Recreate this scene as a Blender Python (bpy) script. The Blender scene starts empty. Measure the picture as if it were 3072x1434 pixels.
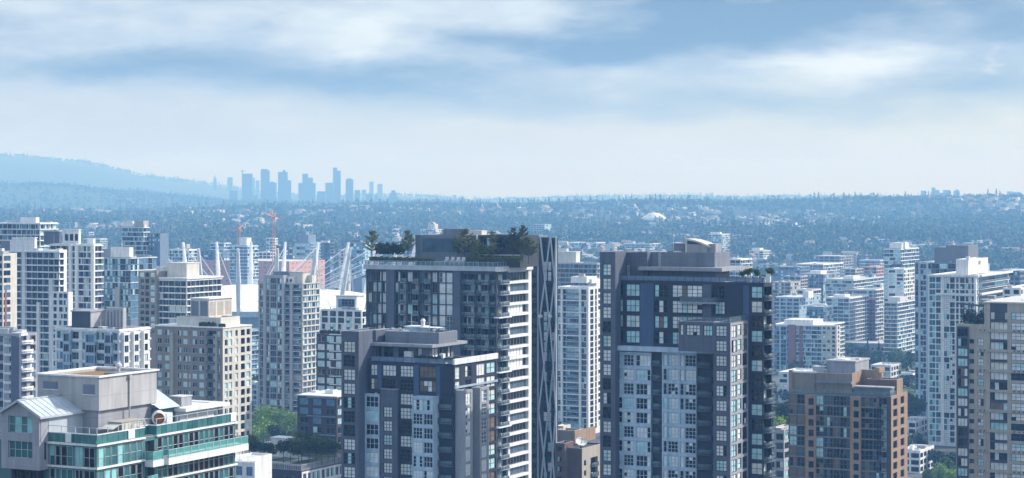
EXPO = 0.75; SUNE = 2.7; SKYS = 1.0; NISH = .12
SKYC = {k: None for k in ()}
def _l(r, g, b): return tuple((((v / 255) + .055) / 1.055) ** 2.4 for v in (r, g, b))
SKYC = dict(hl=_l(158, 164, 164), hr=_l(178, 184, 152), mid=_l(154, 168, 182), dark=_l(90, 111, 134), bright=_l(190, 202, 206), cloud=(.52, .62, .76))
HAZE_D, HAZE_C, HAZE_A, HAZE_G, HAZE_TOP = 1.95e-4, (.24, .54, 1.0), (1.0, 1.0, 1.0), .0, 420.0
import bpy, math, random
import numpy as np
from mathutils import Vector, Matrix
R = random.Random(7)
scene = bpy.context.scene
COL = scene.collection
F, HY, H, W2 = 6160.0, 597.0, 115.0, 1536.0      # focal length (px of the photo), horizon row, eye height (m), centre column
AL = math.radians(27.0)                          # the street grid is turned 27 degrees to the view
CA, SA = math.cos(AL), math.sin(AL)
def lerp(a, b, t): return a + (b - a) * t
def lin(c):
    return tuple(((v / 255 + .055) / 1.055) ** 2.4 if v > 10 else v / 255 / 12.92 for v in c)
# ------------------------------------------------------------------ materials
MATS = {}
JOINTED = {'grey_wall', 'grey_mid', 'grey_light', 'beige', 'tan', 'tan_dark', 'concrete', 'cream', 'mauve_conc', 'orange_stucco', 'blue_panel', 'white_paint', 'ice_panel', 'grey_dark', 'pale_blue'}
def mat(name, col, rough=.7, var=.12, scale=.6, stretch=(1, 1, .35), spec=.4, metal=0, bump=0):
    if name in MATS: return MATS[name]
    m = bpy.data.materials.new(name); m.use_nodes = True
    nt = m.node_tree; b = nt.nodes['Principled BSDF']
    b.inputs['Roughness'].default_value = rough; b.inputs['Metallic'].default_value = metal
    b.inputs['Specular IOR Level'].default_value = spec
    tc = nt.nodes.new('ShaderNodeTexCoord'); mp = nt.nodes.new('ShaderNodeMapping'); mp.inputs['Scale'].default_value = stretch
    nz = nt.nodes.new('ShaderNodeTexNoise'); nz.inputs['Scale'].default_value = scale; nz.inputs['Detail'].default_value = 5
    mx = nt.nodes.new('ShaderNodeMix'); mx.data_type = 'RGBA'
    nt.links.new(tc.outputs['Object'], mp.inputs['Vector']); nt.links.new(mp.outputs[0], nz.inputs['Vector'])
    mr = nt.nodes.new('ShaderNodeMapRange'); mr.inputs['From Min'].default_value = .3; mr.inputs['From Max'].default_value = .7
    nt.links.new(nz.outputs['Fac'], mr.inputs['Value']); nt.links.new(mr.outputs[0], mx.inputs['Factor'])
    mx.inputs['A'].default_value = tuple(max(0, v * (1 - var)) for v in col) + (1,)
    mx.inputs['B'].default_value = tuple(min(1, v * (1 + var)) for v in col) + (1,)
    last = mx.outputs['Result']
    if name in JOINTED:
        sx = nt.nodes.new('ShaderNodeSeparateXYZ'); nt.links.new(tc.outputs['Object'], sx.inputs[0]); fac = None
        def mm(op, u, v):
            n_ = nt.nodes.new('ShaderNodeMath'); n_.operation = op
            for i_, w_ in enumerate((u, v)):
                if w_ is None: continue
                if isinstance(w_, (int, float)): n_.inputs[i_].default_value = w_
                else: nt.links.new(w_, n_.inputs[i_])
            return n_.outputs[0]
        jz = mm('LESS_THAN', mm('FRACT', mm('DIVIDE', sx.outputs[2], 2.87), None), .045)
        jx = mm('LESS_THAN', mm('FRACT', mm('DIVIDE', mm('ADD', sx.outputs[0], sx.outputs[1]), 3.4), None), .03)
        m2 = nt.nodes.new('ShaderNodeMapping'); m2.inputs['Scale'].default_value = (1, 1, .06); nt.links.new(tc.outputs['Object'], m2.inputs['Vector'])
        n2 = nt.nodes.new('ShaderNodeTexNoise'); n2.inputs['Scale'].default_value = 1.3; n2.inputs['Detail'].default_value = 4; nt.links.new(m2.outputs[0], n2.inputs['Vector'])
        st_ = nt.nodes.new('ShaderNodeMapRange'); st_.inputs['From Min'].default_value = .45; st_.inputs['From Max'].default_value = .72; st_.inputs['To Max'].default_value = .42; nt.links.new(n2.outputs['Fac'], st_.inputs['Value'])
        fac = mm('MAXIMUM', mm('MULTIPLY', mm('MAXIMUM', jz, jx), .3), st_.outputs[0])
        dk = nt.nodes.new('ShaderNodeMix'); dk.data_type = 'RGBA'; dk.inputs['B'].default_value = tuple(v * .45 for v in col) + (1,)
        nt.links.new(fac, dk.inputs['Factor']); nt.links.new(last, dk.inputs['A']); last = dk.outputs['Result']
    nt.links.new(last, b.inputs['Base Color'])
    MATS[name] = m; return m
M = lambda n: MATS[n]
def glass(name, col, rough=.06, spec=.5, var=.35, metal=0.0):
    m = mat(name, col, rough, var, .35, (1, 1, 1), spec, metal)
    return m
for n, c, r in [
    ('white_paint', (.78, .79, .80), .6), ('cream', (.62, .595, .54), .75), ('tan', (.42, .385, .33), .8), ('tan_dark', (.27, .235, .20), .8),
    ('grey_wall', (.105, .12, .165), .75), ('grey_light', (.33, .34, .38), .7), ('grey_dark', (.06, .065, .085), .7), ('grey_mid', (.18, .20, .245), .75),
    ('navy_wall', (.024, .030, .058), .6), ('blue_panel', (.06, .10, .20), .5), ('ice_panel', (.46, .58, .72), .5), ('silver', (.45, .50, .56), .45), ('frame_ice', (.46, .58, .72), .5),
    ('orange_stucco', (.34, .235, .16), .85), ('brown_brick', (.15, .095, .075), .9), ('red_brick', (.28, .10, .08), .9), ('pink_brick', (.52, .31, .26), .9),
    ('dark_brick', (.055, .05, .06), .9), ('beige', (.42, .42, .43), .8), ('mauve_conc', (.35, .355, .40), .85), ('concrete', (.42, .42, .43), .85),
    ('roof_pale', (.56, .58, .60), .8), ('roof_grey', (.22, .23, .25), .9), ('roof_dark', (.06, .06, .07), .9), ('roof_brown', (.26, .15, .07), .95),
    ('roof_metal', (.50, .55, .60), .45), ('teal_panel', (.08, .17, .18), .4), ('slate_panel', (.10, .13, .17), .5), ('steel_dark', (.04, .045, .055), .5), ('louvre', (.22, .25, .34), .6),
    ('crane_orange', (.55, .25, .12), .6), ('fabric_white', (.86, .87, .88), .55), ('bark', (.12, .09, .06), .95), ('asphalt', (.05, .05, .055), .9),
    ('hill_bld', (.50, .55, .62), .8), ('far_tower', (.09, .13, .19), .6), ('lawn', (.10, .14, .04), .95), ('path_pale', (.50, .50, .48), .9), ('orange_fan', (.45, .17, .06), .7),
    ('mauve_dark', (.035, .03, .06), .7), ('mid_blue', (.16, .22, .30), .5), ('pale_blue', (.40, .50, .60), .5), ('brown_dark', (.085, .07, .065), .8), ('red_paint', (.5, .10, .08), .7)]:
    mat(n, c, r)
for n, c, r in [('glass_dark', (.004, .006, .010), .06), ('glass_mid', (.07, .11, .15), .08), ('glass_blue', (.12, .24, .38), .08),
                ('blind', (.66, .82, .88), .25), ('curtain', (.74, .78, .70), .3), ('glass_sky', (.46, .72, .84), .1), ('glass_pale', (.36, .55, .66), .1), ('bright_pane', (.84, .93, .97), .15),  # palest panes: reflected sky put into the base colour; blinds carry some too
                ('glass_teal', (.06, .18, .19), .08), ('glass_teal_pale', (.26, .58, .58), .12), ('glass_teal_deep', (.03, .13, .14), .06), ('warm_dim', (.20, .15, .11), .2)]:
    glass(n, c, r)
def rail_glass(name, col, alpha):
    m = bpy.data.materials.new(name); m.use_nodes = True
    nt = m.node_tree; b = nt.nodes['Principled BSDF']; b.inputs['Base Color'].default_value = col + (1,)
    b.inputs['Roughness'].default_value = .05; b.inputs['Alpha'].default_value = alpha
    MATS[name] = m
rail_glass('rail_clear', (.16, .24, .28), .55); rail_glass('rail_teal', (.10, .38, .36), .75); rail_glass('rail_blue', (.16, .24, .36), .8)
# foliage: colour from a per-tree attribute plus leaf-scale noise
def leafmat(name, a, b_, c):
    m = bpy.data.materials.new(name); m.use_nodes = True; nt = m.node_tree; b = nt.nodes['Principled BSDF']
    b.inputs['Roughness'].default_value = .7; b.inputs['Specular IOR Level'].default_value = .2
    at = nt.nodes.new('ShaderNodeAttribute'); at.attribute_name = 'tint'
    cr = nt.nodes.new('ShaderNodeValToRGB'); e = cr.color_ramp.elements
    e[0].color = a + (1,); e[1].color = c + (1,); k = e.new(.5); k.color = b_ + (1,)
    nt.links.new(at.outputs['Fac'], cr.inputs[0]); nt.links.new(cr.outputs[0], b.inputs['Base Color'])
    MATS[name] = m
leafmat('leaf', (.03, .06, .02), (.08, .14, .03), (.2, .26, .05))
leafmat('leaf_bright', (.11, .20, .04), (.22, .36, .06), (.40, .52, .10))
leafmat('leaf_dark', (.014, .03, .012), (.035, .06, .02), (.08, .11, .03))
leafmat('leaf_olive', (.05, .07, .025), (.13, .16, .055), (.26, .25, .10))
leafmat('leaf_hill', (.026, .054, .034), (.065, .105, .05), (.19, .21, .08))
# ------------------------------------------------------------------ mesh builders
def link(o, parent=None):
    COL.objects.link(o)
    if parent is not None: o.parent = parent
    return o
def np_mesh(name, v, q, mi, mats, attr=None, smooth=False):
    v = np.asarray(v, np.float32); q = np.asarray(q, np.int32)
    me = bpy.data.meshes.new(name); k = q.shape[1]
    me.vertices.add(len(v)); me.vertices.foreach_set('co', v.ravel())
    me.loops.add(q.size); me.loops.foreach_set('vertex_index', q.ravel())
    me.polygons.add(len(q)); me.polygons.foreach_set('loop_start', np.arange(0, q.size, k, dtype=np.int32))
    for m in mats: me.materials.append(m)
    if mi is not None: me.polygons.foreach_set('material_index', np.asarray(mi, np.int32))
    if smooth: me.polygons.foreach_set('use_smooth', np.ones(len(q), bool))
    if attr is not None:
        a = me.attributes.new('tint', 'FLOAT', 'POINT'); a.data.foreach_set('value', np.asarray(attr, np.float32))
    me.update(calc_edges=True); return me
class MB:
    def __init__(s): s.v, s.q, s.m = [], [], []
    def quad(s, a, b, c, d, m=0):
        n = len(s.v); s.v += [tuple(a), tuple(b), tuple(c), tuple(d)]; s.q.append((n, n + 1, n + 2, n + 3)); s.m.append(m)
    def box(s, x0, x1, y0, y1, z0, z1, m=0, skip=''):
        if x0 > x1: x0, x1 = x1, x0
        if y0 > y1: y0, y1 = y1, y0
        n = len(s.v)
        s.v += [(x0, y0, z0), (x1, y0, z0), (x1, y1, z0), (x0, y1, z0), (x0, y0, z1), (x1, y0, z1), (x1, y1, z1), (x0, y1, z1)]
        for k, f in (('f', (0, 1, 5, 4)), ('r', (1, 2, 6, 5)), ('b', (2, 3, 7, 6)), ('l', (3, 0, 4, 7)), ('t', (4, 5, 6, 7)), ('d', (3, 2, 1, 0))):
            if k not in skip: s.q.append(tuple(n + i for i in f)); s.m.append(m)
    def tube(s, p, q, r0, r1=None, n=6, m=0, cap=True):
        p, q = Vector(p), Vector(q); r1 = r0 if r1 is None else r1; d = (q - p).normalized()
        a = d.orthogonal().normalized(); b = d.cross(a); k = len(s.v)
        for c, r in ((p, r0), (q, r1)):
            for i in range(n):
                t = 2 * math.pi * i / n; s.v.append(tuple(c + a * (r * math.cos(t)) + b * (r * math.sin(t))))
        for i in range(n):
            j = (i + 1) % n; s.q.append((k + i, k + j, k + n + j, k + n + i)); s.m.append(m)
        if cap:
            for base in (k, k + n):
                for i in range(1, n - 2, 2):
                    s.q.append((base, base + i, base + i + 1, base + i + 2)); s.m.append(m)
    def bar(s, p, q, w, h, m=0):     # rectangular bar p->q, w wide in plan, h tall
        p, q = Vector(p), Vector(q); d = (q - p); side = Vector((d.y, -d.x, 0))
        if side.length < 1e-6: side = Vector((1, 0, 0))
        side = side.normalized() * w / 2; up = side.cross(d).normalized() * h / 2
        n = len(s.v)
        for c in (p, q):
            for e, f in ((-1, -1), (1, -1), (1, 1), (-1, 1)): s.v.append(tuple(c + side * e + up * f))
        for f in ((0, 1, 5, 4), (1, 2, 6, 5), (2, 3, 7, 6), (3, 0, 4, 7), (0, 1, 2, 3), (4, 5, 6, 7)):
            s.q.append(tuple(n + i for i in f)); s.m.append(m)
    def prism(s, pts, z0, z1, m=0, mtop=None):
        n = len(s.v); k = len(pts)
        s.v += [(x, y, z0) for x, y in pts] + [(x, y, z1) for x, y in pts]
        for i in range(k):
            j = (i + 1) % k; s.q.append((n + i, n + j, n + k + j, n + k + i)); s.m.append(m)
        c = len(s.v); s.v.append((sum(p[0] for p in pts) / k, sum(p[1] for p in pts) / k, z1))
        for i in range(0, k):
            j = (i + 1) % k; s.q.append((n + k + i, n + k + j, c, c)); s.m.append(m if mtop is None else mtop)
    def mesh(s, name, mats):
        me = bpy.data.meshes.new(name)
        me.from_pydata(s.v, [], [f if f[2] != f[3] else f[:3] for f in s.q])
        for m in mats: me.materials.append(MATS[m] if isinstance(m, str) else m)
        me.polygons.foreach_set('material_index', np.asarray(s.m, np.int32)); me.update(); return me
    def build(s, name, mats, parent=None):
        if isinstance(mats, str): mats = [mats]
        return link(bpy.data.objects.new(name, s.mesh(name, mats)), parent)
def tag(o, label=None, cat=None, group=None, kind=None):
    if label: o['label'] = label
    if cat: o['category'] = cat
    if group: o['group'] = group
    if kind: o['kind'] = kind
    return o
def empty(name, loc, rz=0.0, parent=None):
    o = bpy.data.objects.new(name, None); o.location = loc; o.rotation_euler = (0, 0, rz); o.empty_display_size = .5
    return link(o, parent)
def at(px, py, Y): return Vector(((px - W2) / F * Y, Y, H - (py - HY) / F * Y))
# ------------------------------------------------------------------ windows and balconies, kept as arrays so that they can be shared or merged
# style: frame material, glass choices with weights, bar thickness
STY = {
    'dark':   ('steel_dark', (('glass_dark', 6), ('glass_mid', 2), ('bright_pane', 2), ('glass_sky', 2)), .09),
    'loft':   ('steel_dark', (('glass_dark', 4), ('bright_pane', 5), ('glass_sky', 4), ('curtain', 1), ('warm_dim', .5)), .11),
    'whitef': ('frame_ice', (('glass_dark', 7), ('bright_pane', 7), ('glass_sky', 2)), .13),
    'white':  ('grey_mid', (('glass_dark', 9), ('glass_mid', 3), ('blind', 2), ('glass_blue', 1)), .07),
    'punch':  ('white_paint', (('glass_dark', 4), ('glass_sky', 3), ('blind', 2), ('glass_mid', 2)), .07),
    'teal':   ('silver', (('glass_teal', 4), ('glass_teal_pale', 4), ('glass_teal_deep', 3), ('glass_dark', 3)), .08),
    'tealdk': ('silver', (('glass_dark', 6), ('glass_teal_deep', 3), ('glass_teal', 2), ('glass_teal_pale', 1)), .08),
    'mirror': ('grey_light', (('glass_dark', 8), ('glass_mid', 3), ('curtain', 2), ('bright_pane', 3), ('glass_sky', 1.5)), .07),
    'bright': ('white_paint', (('bright_pane', 8), ('blind', 3), ('glass_mid', 1)), .10),  # near-white panes: sun glare put into the glass colour
    'brown':  ('grey_mid', (('glass_dark', 8), ('glass_mid', 2), ('glass_sky', 1.5), ('warm_dim', 3)), .08),
    'void':   ('steel_dark', (('glass_dark', 1),), .06),
    'blue':   ('mid_blue', (('glass_blue', 4), ('glass_dark', 5), ('glass_sky', 3)), .10),
    'cool':   ('grey_light', (('glass_sky', 3), ('glass_mid', 3), ('glass_dark', 7), ('glass_blue', 3)), .08),
}
LIB = {}
def pick(ch, rg):
    t = rg.random() * sum(w for _, w in ch)
    for n, w in ch:
        t -= w
        if t <= 0: return n
    return ch[-1][0]
def window_lib(w, h, nx, ny, st, var):
    key = ('window', round(w, 2), round(h, 2), nx, ny, st, var)
    if key in LIB: return key
    rg = random.Random(str(key)); fr, ch, t = STY[st]; mb = MB(); mats = [fr]
    def mi(n):
        if n not in mats: mats.append(n)
        return mats.index(n)
    t = min(t, w * .12, h * .12)
    main = pick(ch, rg); f0, f1 = -.08, .04
    for x0, x1, z0, z1 in ((0, t, 0, h), (w - t, w, 0, h), (t, w - t, 0, t), (t, w - t, h - t, h)): mb.box(x0, x1, f0, f1, z0, z1, 0, 'b')
    for i in range(1, nx):
        x = w * i / nx; mb.box(x - t * .4, x + t * .4, f0 + .02, f1, t, h - t, 0, 'btd')
    for j in range(1, ny):
        z = h * j / ny
        for i in range(nx):
            a, b = (t if i == 0 else w * i / nx + t * .4), (w - t if i == nx - 1 else w * (i + 1) / nx - t * .4)
            mb.box(a, b, f0 + .02, f1, z - t * .35, z + t * .35, 0, 'blr')
    for i in range(nx):
        colp = pick(ch, rg) if rg.random() < .22 else main
        for j in range(ny):
            g = pick(ch, rg) if rg.random() < .05 else colp
            a, b, c, d = w * i / nx, w * (i + 1) / nx, h * j / ny, h * (j + 1) / ny
            e = [rg.uniform(0, .03) for _ in range(3)]
            mb.quad((a, e[0], c), (b, e[1], c), (b, e[2], d), (a, e[0] + e[2] - e[1], d), mi(g))
    LIB[key] = (np.array(mb.v, np.float32), np.array(mb.q, np.int32), np.array(mb.m, np.int32), mats, None)
    return key
def balcony_lib(w, d, out, st, var=0):
    # slab reaches from the recess d behind the wall plane to out in front of it; parapet of glass or bars
    key = ('balcony', round(w, 2), round(d, 2), round(out, 2), st, var)
    if key in LIB: return key
    slab, rail, pane, hh, th = {'dark': ('grey_wall', 'steel_dark', 'rail_clear', 1.05, .22), 'white': ('white_paint', 'silver', 'rail_clear', 1.05, .25),
                      'teal': ('white_paint', 'silver', 'rail_teal', 1.05, .55), 'solid': ('white_paint', 'white_paint', 'white_paint', 1.0, .25),
                      'brown': ('grey_light', 'silver', 'rail_clear', 1.0, .22), 'ice': ('ice_panel', 'silver', 'rail_blue', 1.05, .3), 'cream': ('tan_dark', 'steel_dark', 'rail_clear', 1.0, .2)}[st]
    mb = MB(); mats = [slab, rail, pane]
    mb.box(.01, w - .01, -out, d, -th, 0)
    if out > .05:
        mb.box(.03, w - .03, -out + .03, -out + .07, .08, hh - .05, 2)
        mb.box(.03, .07, -out + .09, 0, .08, hh - .05, 2); mb.box(w - .07, w - .03, -out + .09, 0, .08, hh - .05, 2)
        mb.box(0, .05, -out + .02, 0, hh - .05, hh, 1); mb.box(w - .05, w, -out + .02, 0, hh - .05, hh, 1)
    else:
        mb.box(.03, w - .03, -out + .03, -out + .07, .08, hh - .05, 2)
    mb.box(0, w, -out, -out + .08, hh - .05, hh, 1)
    if var and w > 1.4:
        g_ = random.Random(str(key)); mats += [g_.choice(('white_paint', 'brown_brick', 'concrete')), 'leaf']
        for i in range(var):
            x = g_.uniform(.2, w - .9); y = g_.uniform(-out + .15, max(-out + .2, d - .8)); mb.box(x, x + .6, y, y + .5, 0, .42, 3); mb.box(x, x + .6, y + .42, y + .5, .42, .95, 3)
            for j in range(26):
                cx, cy, cz = g_.uniform(0, w), -out + .25 + g_.uniform(0, .3), g_.uniform(.3, 1.25)
                if abs(cx - w * (.2 + .3 * i)) < .35: mb.quad((cx - .14, cy, cz), (cx, cy - .1, cz - .1), (cx + .14, cy, cz), (cx, cy + .1, cz + .12), 4)
    n = max(1, int(w / 1.5))
    for i in range(n + 1):
        x = .03 + (w - .06) * i / n; mb.box(x - .03, x + .03, -out + .01, -out + .08, 0, hh - .05, 1)
    LIB[key] = (np.array(mb.v, np.float32), np.array(mb.q, np.int32), np.array(mb.m, np.int32), mats, None)
    return key
def lib_mesh(key):
    v, q, m, mats, me = LIB[key]
    if me is None:
        me = np_mesh(key[0], v, q, m, [MATS[x] for x in mats]); LIB[key] = (v, q, m, mats, me)
    return me
def merged_mesh(name, places):
    V, Q, MI, mats = [], [], [], []; n = 0
    for key, loc, rot in places:
        v, q, m, mm, _ = LIB[key]
        if rot: v = np.stack([-v[:, 1], v[:, 0], v[:, 2]], 1) if rot == 1 else np.stack([v[:, 1], -v[:, 0], v[:, 2]], 1)
        V.append(v + np.array(loc, np.float32)); Q.append(q + n); n += len(v)
        ix = []
        for x in mm:
            if x not in mats: mats.append(x)
            ix.append(mats.index(x))
        MI.append(np.array(ix)[m])
    return np_mesh(name, np.concatenate(V), np.concatenate(Q), np.concatenate(MI), [MATS[x] for x in mats])
# ------------------------------------------------------------------ a building on the street grid, measured by the photo's columns and rows
GROUND = lambda x, y: 0.0
BLDS = []
class Bld:
    """near corner at column xc, distance Y; front face runs left to column xl, right face runs back to column xr; roof edge at row yt"""
    def __init__(s, name, label, xl, xc, xr, Y, yt, cat='apartment tower', group=None, yb=1500, al=None):
        s.ca, s.sa = (CA, SA) if al is None else (math.cos(math.radians(al)), math.sin(math.radians(al)))
        s.X, s.Y = (xc - W2) / F * Y, Y
        s.a = -s.fx_raw(xl); s.b = s.fy_raw(xr); s.top = s.z(yt); s.yb = yb
        s.base = min(GROUND(s.X, Y), GROUND(s.X - s.a * s.ca, Y + s.a * s.sa), GROUND(s.X + s.b * s.sa, Y + s.b * s.ca)) - .5
        s.o = empty(name, (s.X, Y, 0), -math.asin(s.sa)); tag(s.o, label, cat, group)
        s.parts, s.wins, s.bals = {}, [], []; s.pl, s.pr, s.pt = xl, xr, yt; BLDS.append(s)
        s.cap = 100
    def world(s, x, y): return s.X + x * s.ca + y * s.sa, s.Y - x * s.sa + y * s.ca
    def fx_raw(s, px, y=0.0):   # local x on the plane local y that shows at column px
        k = (px - W2) / F; return (k * (s.Y + y * s.ca) - s.X - y * s.sa) / (s.ca + k * s.sa)
    fx = fx_raw
    def fy_raw(s, px, x=0.0):   # local y on the plane local x that shows at column px
        k = (px - W2) / F; return (k * (s.Y - x * s.sa) - s.X - x * s.ca) / (s.sa - k * s.ca)
    fy = fy_raw
    def z(s, py, x=0.0, y=0.0): return H - (py - HY) / F * (s.Y - x * s.sa + y * s.ca)
    def mb(s, part, m):
        k = (part, m)
        if k not in s.parts: s.parts[k] = MB()
        return s.parts[k]
    def box(s, part, m, x0, x1, y0, y1, z0, z1, skip='d'): s.mb(part, m).box(x0, x1, y0, y1, z0, z1, 0, skip)
    def new(s, part, m, mb): return mb.build(part, m, s.o)
    def facade(s, side, plane, u0, u1, z0, z1, wall, cols=(), ztop=None, fh=2.9, part='wall', zlow=None, nmax=60):
        """wall sheet with an opening per floor in every column; cols: (ua, ub, kind, opts) sorted, kind w(indow) or b(alcony)"""
        if side == 'f': pt = lambda u, d, z: (u, plane - d, z)
        elif side == 'r': pt = lambda u, d, z: (plane + d, u, z)
        else: pt = lambda u, d, z: (plane - d, -u, z)
        rot = {'f': 0, 'r': 1, 'l': 2}[side]
        def strip(ua, ub, za, zb, m):
            if ub - ua > .005 and zb - za > .005: s.mb(part, m).quad(pt(ua, 0, za), pt(ub, 0, za), pt(ub, 0, zb), pt(ua, 0, zb))
        if ztop is None: ztop = z1
        if zlow is None:
            mid = pt((u0 + u1) / 2, 0, 0); zlow = max(s.z(s.yb, mid[0], mid[1]), z0 + .3)
        prev = u0
        for ua, ub, kind, o in cols:
            ua, ub = max(ua, u0), min(ub, u1)
            if ub - ua < .15: continue
            strip(prev, ua, z0, z1, wall); prev = ub
            m = o.get('m', wall); sh, hh = o.get('sh', .22), o.get('hh', .9); d = o.get('d', .2 if kind == 'w' else 1.3)
            zt = ztop - o.get('dz', 0); zprev = z1; k = 0
            f = fh * o.get('per', 1)
            while zt - f > zlow and k < nmax:
                if k in o.get('skip', ()) or k < o.get('k0', 0) or k >= o.get('k1', 999): zt -= f; k += 1; continue
                ha, hb = zt - f + f * sh, zt - f + f * hh
                if kind == 'b': ha, hb = zt - f + .02, zt - .3
                if hb > z1: zt -= f; k += 1; continue
                strip(ua, ub, hb, zprev, m); zprev = ha
                q = s.mb(part, m)
                q.quad(pt(ua, 0, ha), pt(ua, -d, ha), pt(ua, -d, hb), pt(ua, 0, hb)); q.quad(pt(ub, -d, ha), pt(ub, 0, ha), pt(ub, 0, hb), pt(ub, -d, hb))
                q.quad(pt(ua, 0, hb), pt(ua, -d, hb), pt(ub, -d, hb), pt(ub, 0, hb)); q.quad(pt(ua, 0, ha), pt(ub, 0, ha), pt(ub, -d, ha), pt(ua, -d, ha))
                nx, ny, st = o.get('nx', 2), o.get('ny', 1), (o['sts'][min(k, len(o['sts']) - 1)] if 'sts' in o else o.get('st', 'dark'))
                key = window_lib(ub - ua, hb - ha, nx, ny, st, R.randrange(o.get('nv', 6)))
                s.wins.append((key, pt(ua, -d, ha), rot, (ub - ua) * (hb - ha)))
                if kind == 'b' or o.get('bal') is not None:
                    s.bals.append((balcony_lib(ub - ua, d, o.get('out', .9), o.get('bal', 'dark'), R.choice((0, 1, 1, 2))), pt(ua, 0, ha), rot, (ub - ua)))
                zt -= f; k += 1
            strip(ua, ub, z0, zprev, m)
        strip(prev, u1, z0, z1, wall)
    def vol(s, x0, x1, y0, y1, z0, z1, wall, roof='roof_grey', front=None, right=None, ztop=None, fh=2.9, para=.9, part='wall', left=None, back=True, zlow=None, roofpart='roof'):
        """a block with a front, right and left facade, a back wall and a roof behind a parapet"""
        zt = (z1 - .4) if ztop is None else ztop
        s.facade('f', y0, x0, x1, z0, z1, wall, front or (), zt, fh, part, zlow)
        if right is not False: s.facade('r', x1, y0, y1, z0, z1, wall, right or (), zt, fh, part, zlow)
        s.facade('l', x0, -y1, -y0, z0, z1, wall, left or (), zt, fh, part, zlow)
        s.mb(part, wall).quad((x1, y1, z0), (x0, y1, z0), (x0, y1, z1), (x1, y1, z1))
        if roof:
            zr = z1 - para if para > .05 else z1
            s.mb(roofpart, roof).quad((x0, y0, zr), (x1, y0, zr), (x1, y1, zr), (x0, y1, zr))
            if para > .05:
                t = .3; q = s.mb('coping', 'roof_pale' if wall not in ('cream', 'white_paint', 'tan', 'beige', 'orange_stucco') else 'white_paint')  # parapet tops paler than the wall: sunlit edges put into the colour
                for a, b, c, d in ((x0, x1, y0, y0 + t), (x0, x1, y1 - t, y1), (x0, x0 + t, y0 + t, y1 - t), (x1 - t, x1, y0 + t, y1 - t)):
                    q.quad((a, c, z1), (b, c, z1), (b, d, z1), (a, d, z1))
                q = s.mb(part, wall)
                q.quad((x0 + t, y1 - t, zr), (x1 - t, y1 - t, zr), (x1 - t, y1 - t, z1), (x0 + t, y1 - t, z1)); q.quad((x0 + t, y0 + t, zr), (x0 + t, y1 - t, zr), (x0 + t, y1 - t, z1), (x0 + t, y0 + t, z1))
                q.quad((x0 + t, y0 + t, zr), (x1 - t, y0 + t, zr), (x1 - t, y0 + t, z1), (x0 + t, y0 + t, z1)); q.quad((x1 - t, y0 + t, zr), (x1 - t, y1 - t, zr), (x1 - t, y1 - t, z1), (x1 - t, y0 + t, z1))
    def pc(s, spec, y=0.0, side='f', x=0.0):
        """columns given by photo columns -> local metres"""
        g = (lambda p: s.fx(p, y)) if side == 'f' else (lambda p: s.fy(p, x))
        return [(g(c[0]), g(c[1]), c[2], c[3] if len(c) > 3 else {}) for c in spec]
    @staticmethod
    def reg(u0, u1, n, fill, kind, o=None, edge=.5):
        """n equal bays between u0 and u1, each opening `fill` of the bay"""
        w = (u1 - u0) / n; return [(u0 + w * (i + .5 - fill / 2), u0 + w * (i + .5 + fill / 2), kind, o or {}) for i in range(n)]
    def slabs(s, m, h, out, x0, x1, y0, y1, zt, fh, n, part='slab_edge', zoff=0.0, sides='fr'):
        """a projecting slab edge per floor round front and right, each floor a part"""
        zlow = s.z(s.yb, (x0 + x1) / 2, y0)
        for k in range(n):
            z = zt - k * fh + zoff
            if z < zlow: break
            mb = MB(); mb.box(x0 - out, x1 + (out if 'r' in sides else -.02), y0 - out, y0, z - h, z)
            if 'r' in sides: mb.box(x1, x1 + out, y0, y1 + out, z - h, z)
            mb.build(part, m, s.o)
    def clutter(s, n, x0=None, x1=None, y0=.8, y1=None, z=None):
        """vents, fans, pipes and cabinets standing on the roof, each a part"""
        x0 = -s.a + 1 if x0 is None else x0; x1 = -1 if x1 is None else x1; y1 = max(3, s.b - 1) if y1 is None else y1; z = s.top - .65 if z is None else z
        for i in range(n):
            x, y = R.uniform(x0, x1), R.uniform(y0, y1); k = R.choice(('vent', 'fan', 'pipe', 'cabinet', 'cabinet', 'aerial')); mb = MB()
            if k == 'vent': mb.tube((x, y, z), (x, y, z + 1.0), .18, .18, 6); mb.tube((x, y, z + 1.0), (x, y, z + 1.3), .4, .3, 6); mb.build('roof_vent', 'silver', s.o)
            elif k == 'fan': mb.tube((x, y, z), (x, y, z + .9), .8, .8, 10); mb.box(x - 1, x + 1, y - 1, y + 1, z, z + .25); mb.build('roof_fan', 'white_paint', s.o)
            elif k == 'pipe': L = R.uniform(2, 5); mb.bar((x, y, z + .4), (x + L, y, z + .4), .35, .35); mb.bar((x + L, y, z + .4), (x + L, y + L * .5, z + .4), .35, .35); mb.build('roof_duct', 'silver', s.o)
            elif k == 'cabinet':
                a_, b_, c_ = R.uniform(.8, 2), R.uniform(.8, 1.6), R.uniform(.8, 1.8); mb.box(x - a_, x + a_, y - b_, y + b_, z, z + c_); mb.box(x - a_ - .1, x + a_ + .1, y - b_ - .1, y + b_ + .1, z + c_, z + c_ + .12, 1); mb.build('roof_unit', [R.choice(('grey_light', 'white_paint', 'concrete')), 'roof_pale'], s.o)
            else: mb.tube((x, y, z), (x, y, z + R.uniform(3, 5)), .07, .04, 4); mb.bar((x - .8, y, z + 2.6), (x + .8, y, z + 2.6), .06, .06); mb.build('aerial', 'silver', s.o)
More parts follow.
